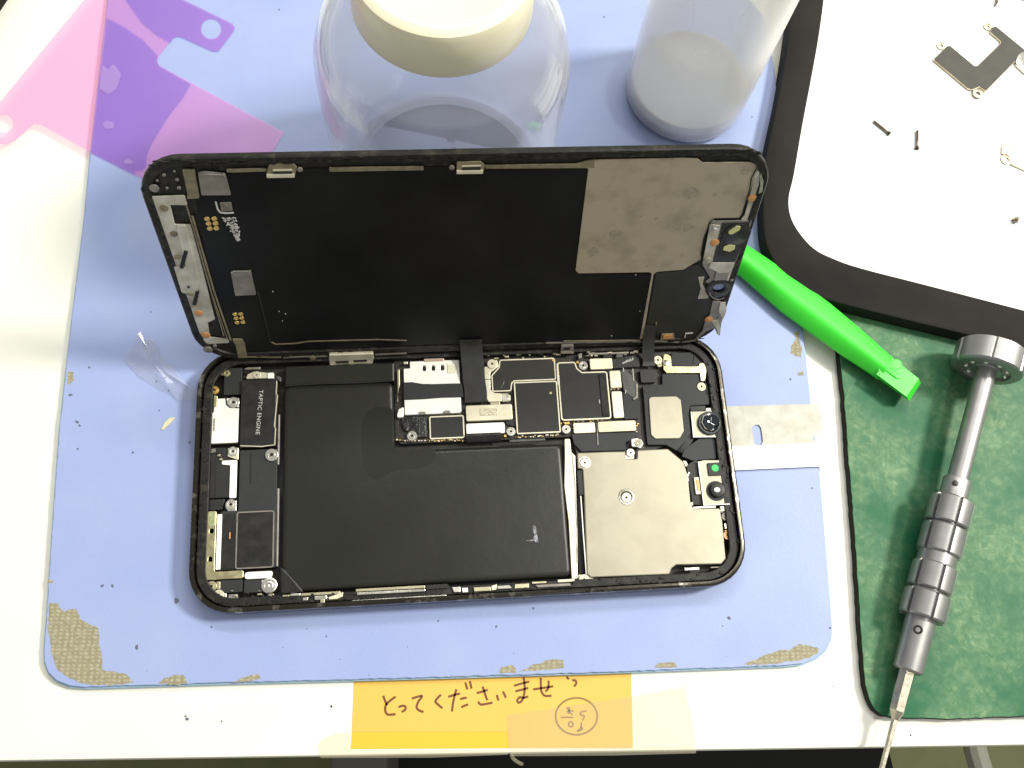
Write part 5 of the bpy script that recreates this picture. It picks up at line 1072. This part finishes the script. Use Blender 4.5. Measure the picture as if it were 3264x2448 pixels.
for rr_ in ([(507, 549), (560, 547), (518, 584), (570, 582), (527, 620), (575, 618)], [(712, 1250), (755, 1248), (720, 1280), (762, 1278), (728, 1311), (771, 1308)]):
    for x, y in rr_: dc('gold_pad', 'c5', x, y, .72, -.25, M['gold'], .15)
bm = bmesh.new()
for i in range(130):
    t = rnds.random(); y = 540+t*170; x = 612+t*110+rnds.random()*(1-t*.75)*105; a = ld('c5', x, y, -.24); b = ld('c5', x+rnds.uniform(5, 15), y+rnds.uniform(-7, 5), -.24); add_line(bm, [a, b], .2, -.4, -.24+i*.0003)
obj('print_marks', bm, M['print'], screen)
dl('panel_seam', 'c5', [(880, 1080), (925, 1260), (975, 1460), (1005, 1472)], -.36, M['chip'], .3)
dl('edge_rail', 'e1', [(755, 105), (800, 128), (1000, 120), (1150, 98), (1500, 88), (1900, 78), (2200, 88)], -.3, M['olive'], .4)
dl('edge_rail', 'e1', [(880, 272), (1100, 262), (1360, 258)], .2, M['sgrey'], .5); dl('edge_rail', 'e1', [(1860, 240), (2200, 225)], .2, M['sgrey'], .5)
dl('edge_rail', 'e1', [(400, 268), (560, 262), (860, 268)], .1, M['olive'], .45); dp('corner_flex', 'e1', [(335, 70), (440, 72), (468, 120), (492, 248), (470, 275), (400, 270), (372, 140)], .0, M['olive'], .3)
dc('copper_pad', 'e1', 1195, 274, 1.0, .3, M['olive'], .2)
dp('mirror_clip', 'e1', [(1370, 240), (1842, 226), (1848, 280), (1832, 345), (1380, 362), (1366, 290)], .9, M['cream'], .4, h=1.4, bev=.3)
dl('clip_slot', 'e1', [(1440, 320), (1580, 314)], 1.02, M['hole'], .9); dl('clip_slot', 'e1', [(1632, 308), (1776, 302)], 1.02, M['hole'], .9); dl('clip_lip', 'e1', [(1378, 355), (1832, 336)], 1.3, M['silver'], .7)
dp('screen_clip', 'c8', [(1960, 15), (2100, 10), (2105, 90), (2095, 100), (1952, 100)], .9, M['sgrey'], .3, h=1.2); dl('clip_slot', 'c8', [(1985, 45), (2060, 42)], 1.02, M['hole'], 1.0); dl('clip_lip', 'c8', [(1952, 95), (2100, 92)], 1.2, M['silver'], .4)
for x, y, r in ((118, 325, 1.2), (190, 228, .45), (285, 262, .45), (140, 268, .35), (212, 324, .35), (300, 322, .5), (265, 200, .3)): dc('corner_blob', 'c5', x, y, r, .15, M['sgrey'], .2)
for x, y, r in ((75, 185, 1.4), (150, 145, .6)): dc('corner_blob', 'e1', x, y, r, .2, M['sgrey'], .2)
# crumbs on panel
bm = bmesh.new()
for k, x, y in (('c5', 990, 1082), ('c5', 1035, 1228), ('c5', 1082, 1246), ('c5', 1060, 1298), ('c6', 660, 960), ('c6', 483, 1408), ('c6', 690, 1225)):
    p = ld(k, x, y, -.25); add_prism(bm, circle(p[0], p[1], rnds.uniform(.08, .17), 6), -.4, -.22)
o = obj('dust_crumbs', bm, M['print'], screen); o['kind'] = 'stuff'
# glue crust along the screen rim
bm = bmesh.new()
for i in range(240):
    e = rnds.choice('tttlrb'); t = rnds.random()-.5; u = rnds.uniform(.5, 2.2)
    if e == 't': x, y, sx, sy = t*150, DH-u, 1.6, .35
    elif e == 'b': x, y, sx, sy = t*150, u, 1.6, .35
    elif e == 'l': x, y, sx, sy = -DW/2+u, DH/2+t*58, .35, 1.2
    else: x, y, sx, sy = DW/2-u, DH/2+t*58, .35, 1.2
    add_prism(bm, [(x+sx*rnds.uniform(.3, 1)*math.cos(a), y+sy*rnds.uniform(.3, 1)*math.sin(a)) for a in [k*math.pi/3 for k in range(6)]], -.1, rnds.uniform(.03, .3))
o = obj('glue_residue', bm, M['rim_dirt'], screen); o['kind'] = 'stuff'

# ribbons joining screen and body (phone frame points)
def l3(k, x, y, n): u, v = ld(k, x, y, n); return Vector(LO+LU*u+LV*v+LN*n)
def p3(k, x, y, z): return Vector((*ph(k, x, y, z), z))
def ribbon(pts, w, name='screen_flex_cable', m=None):
    bm = bmesh.new(); add_strip(bm, smooth(pts, 7), w, .12); return obj(name, bm, m or M['flex'], phone, smooth_=True)
ribbon([l3('c8', 930, -60, .2), l3('c8', 935, 20, .5), p3('c8', 945, 130, 8.0), p3('c8', 955, 235, 7.2), p3('c8', 965, 380, 6.2), p3('c8', 985, 520, 5.8), p3('c8', 990, 650, 5.4)], 6.8)
ribbon([l3('c6', 770, 1330, -.1), l3('c6', 760, 1420, .4), p3('c6', 752, 1490, 8.2), p3('d1', 1095, 150, 7.2), p3('d1', 1100, 240, 6.0), p3('d1', 1098, 290, 5.6)], 3.7)
bm = bmesh.new(); add_strip(bm, smooth([p3('c8', 1070, 1000, 5.4), p3('c8', 1072, 1025, 5.6), p3('c8', 1078, 1060, 5.0), p3('c8', 1080, 1100, 4.2)], 5), 10.6, .12); obj('battery_flex_cable', bm, M['gloss'], phone, smooth_=True)
part('battery_lip', 'c8', [(1370, 1075), (1775, 1060), (1778, 1085), (1370, 1102)], 5.2, M['flexgrey'], .2, h=.5)
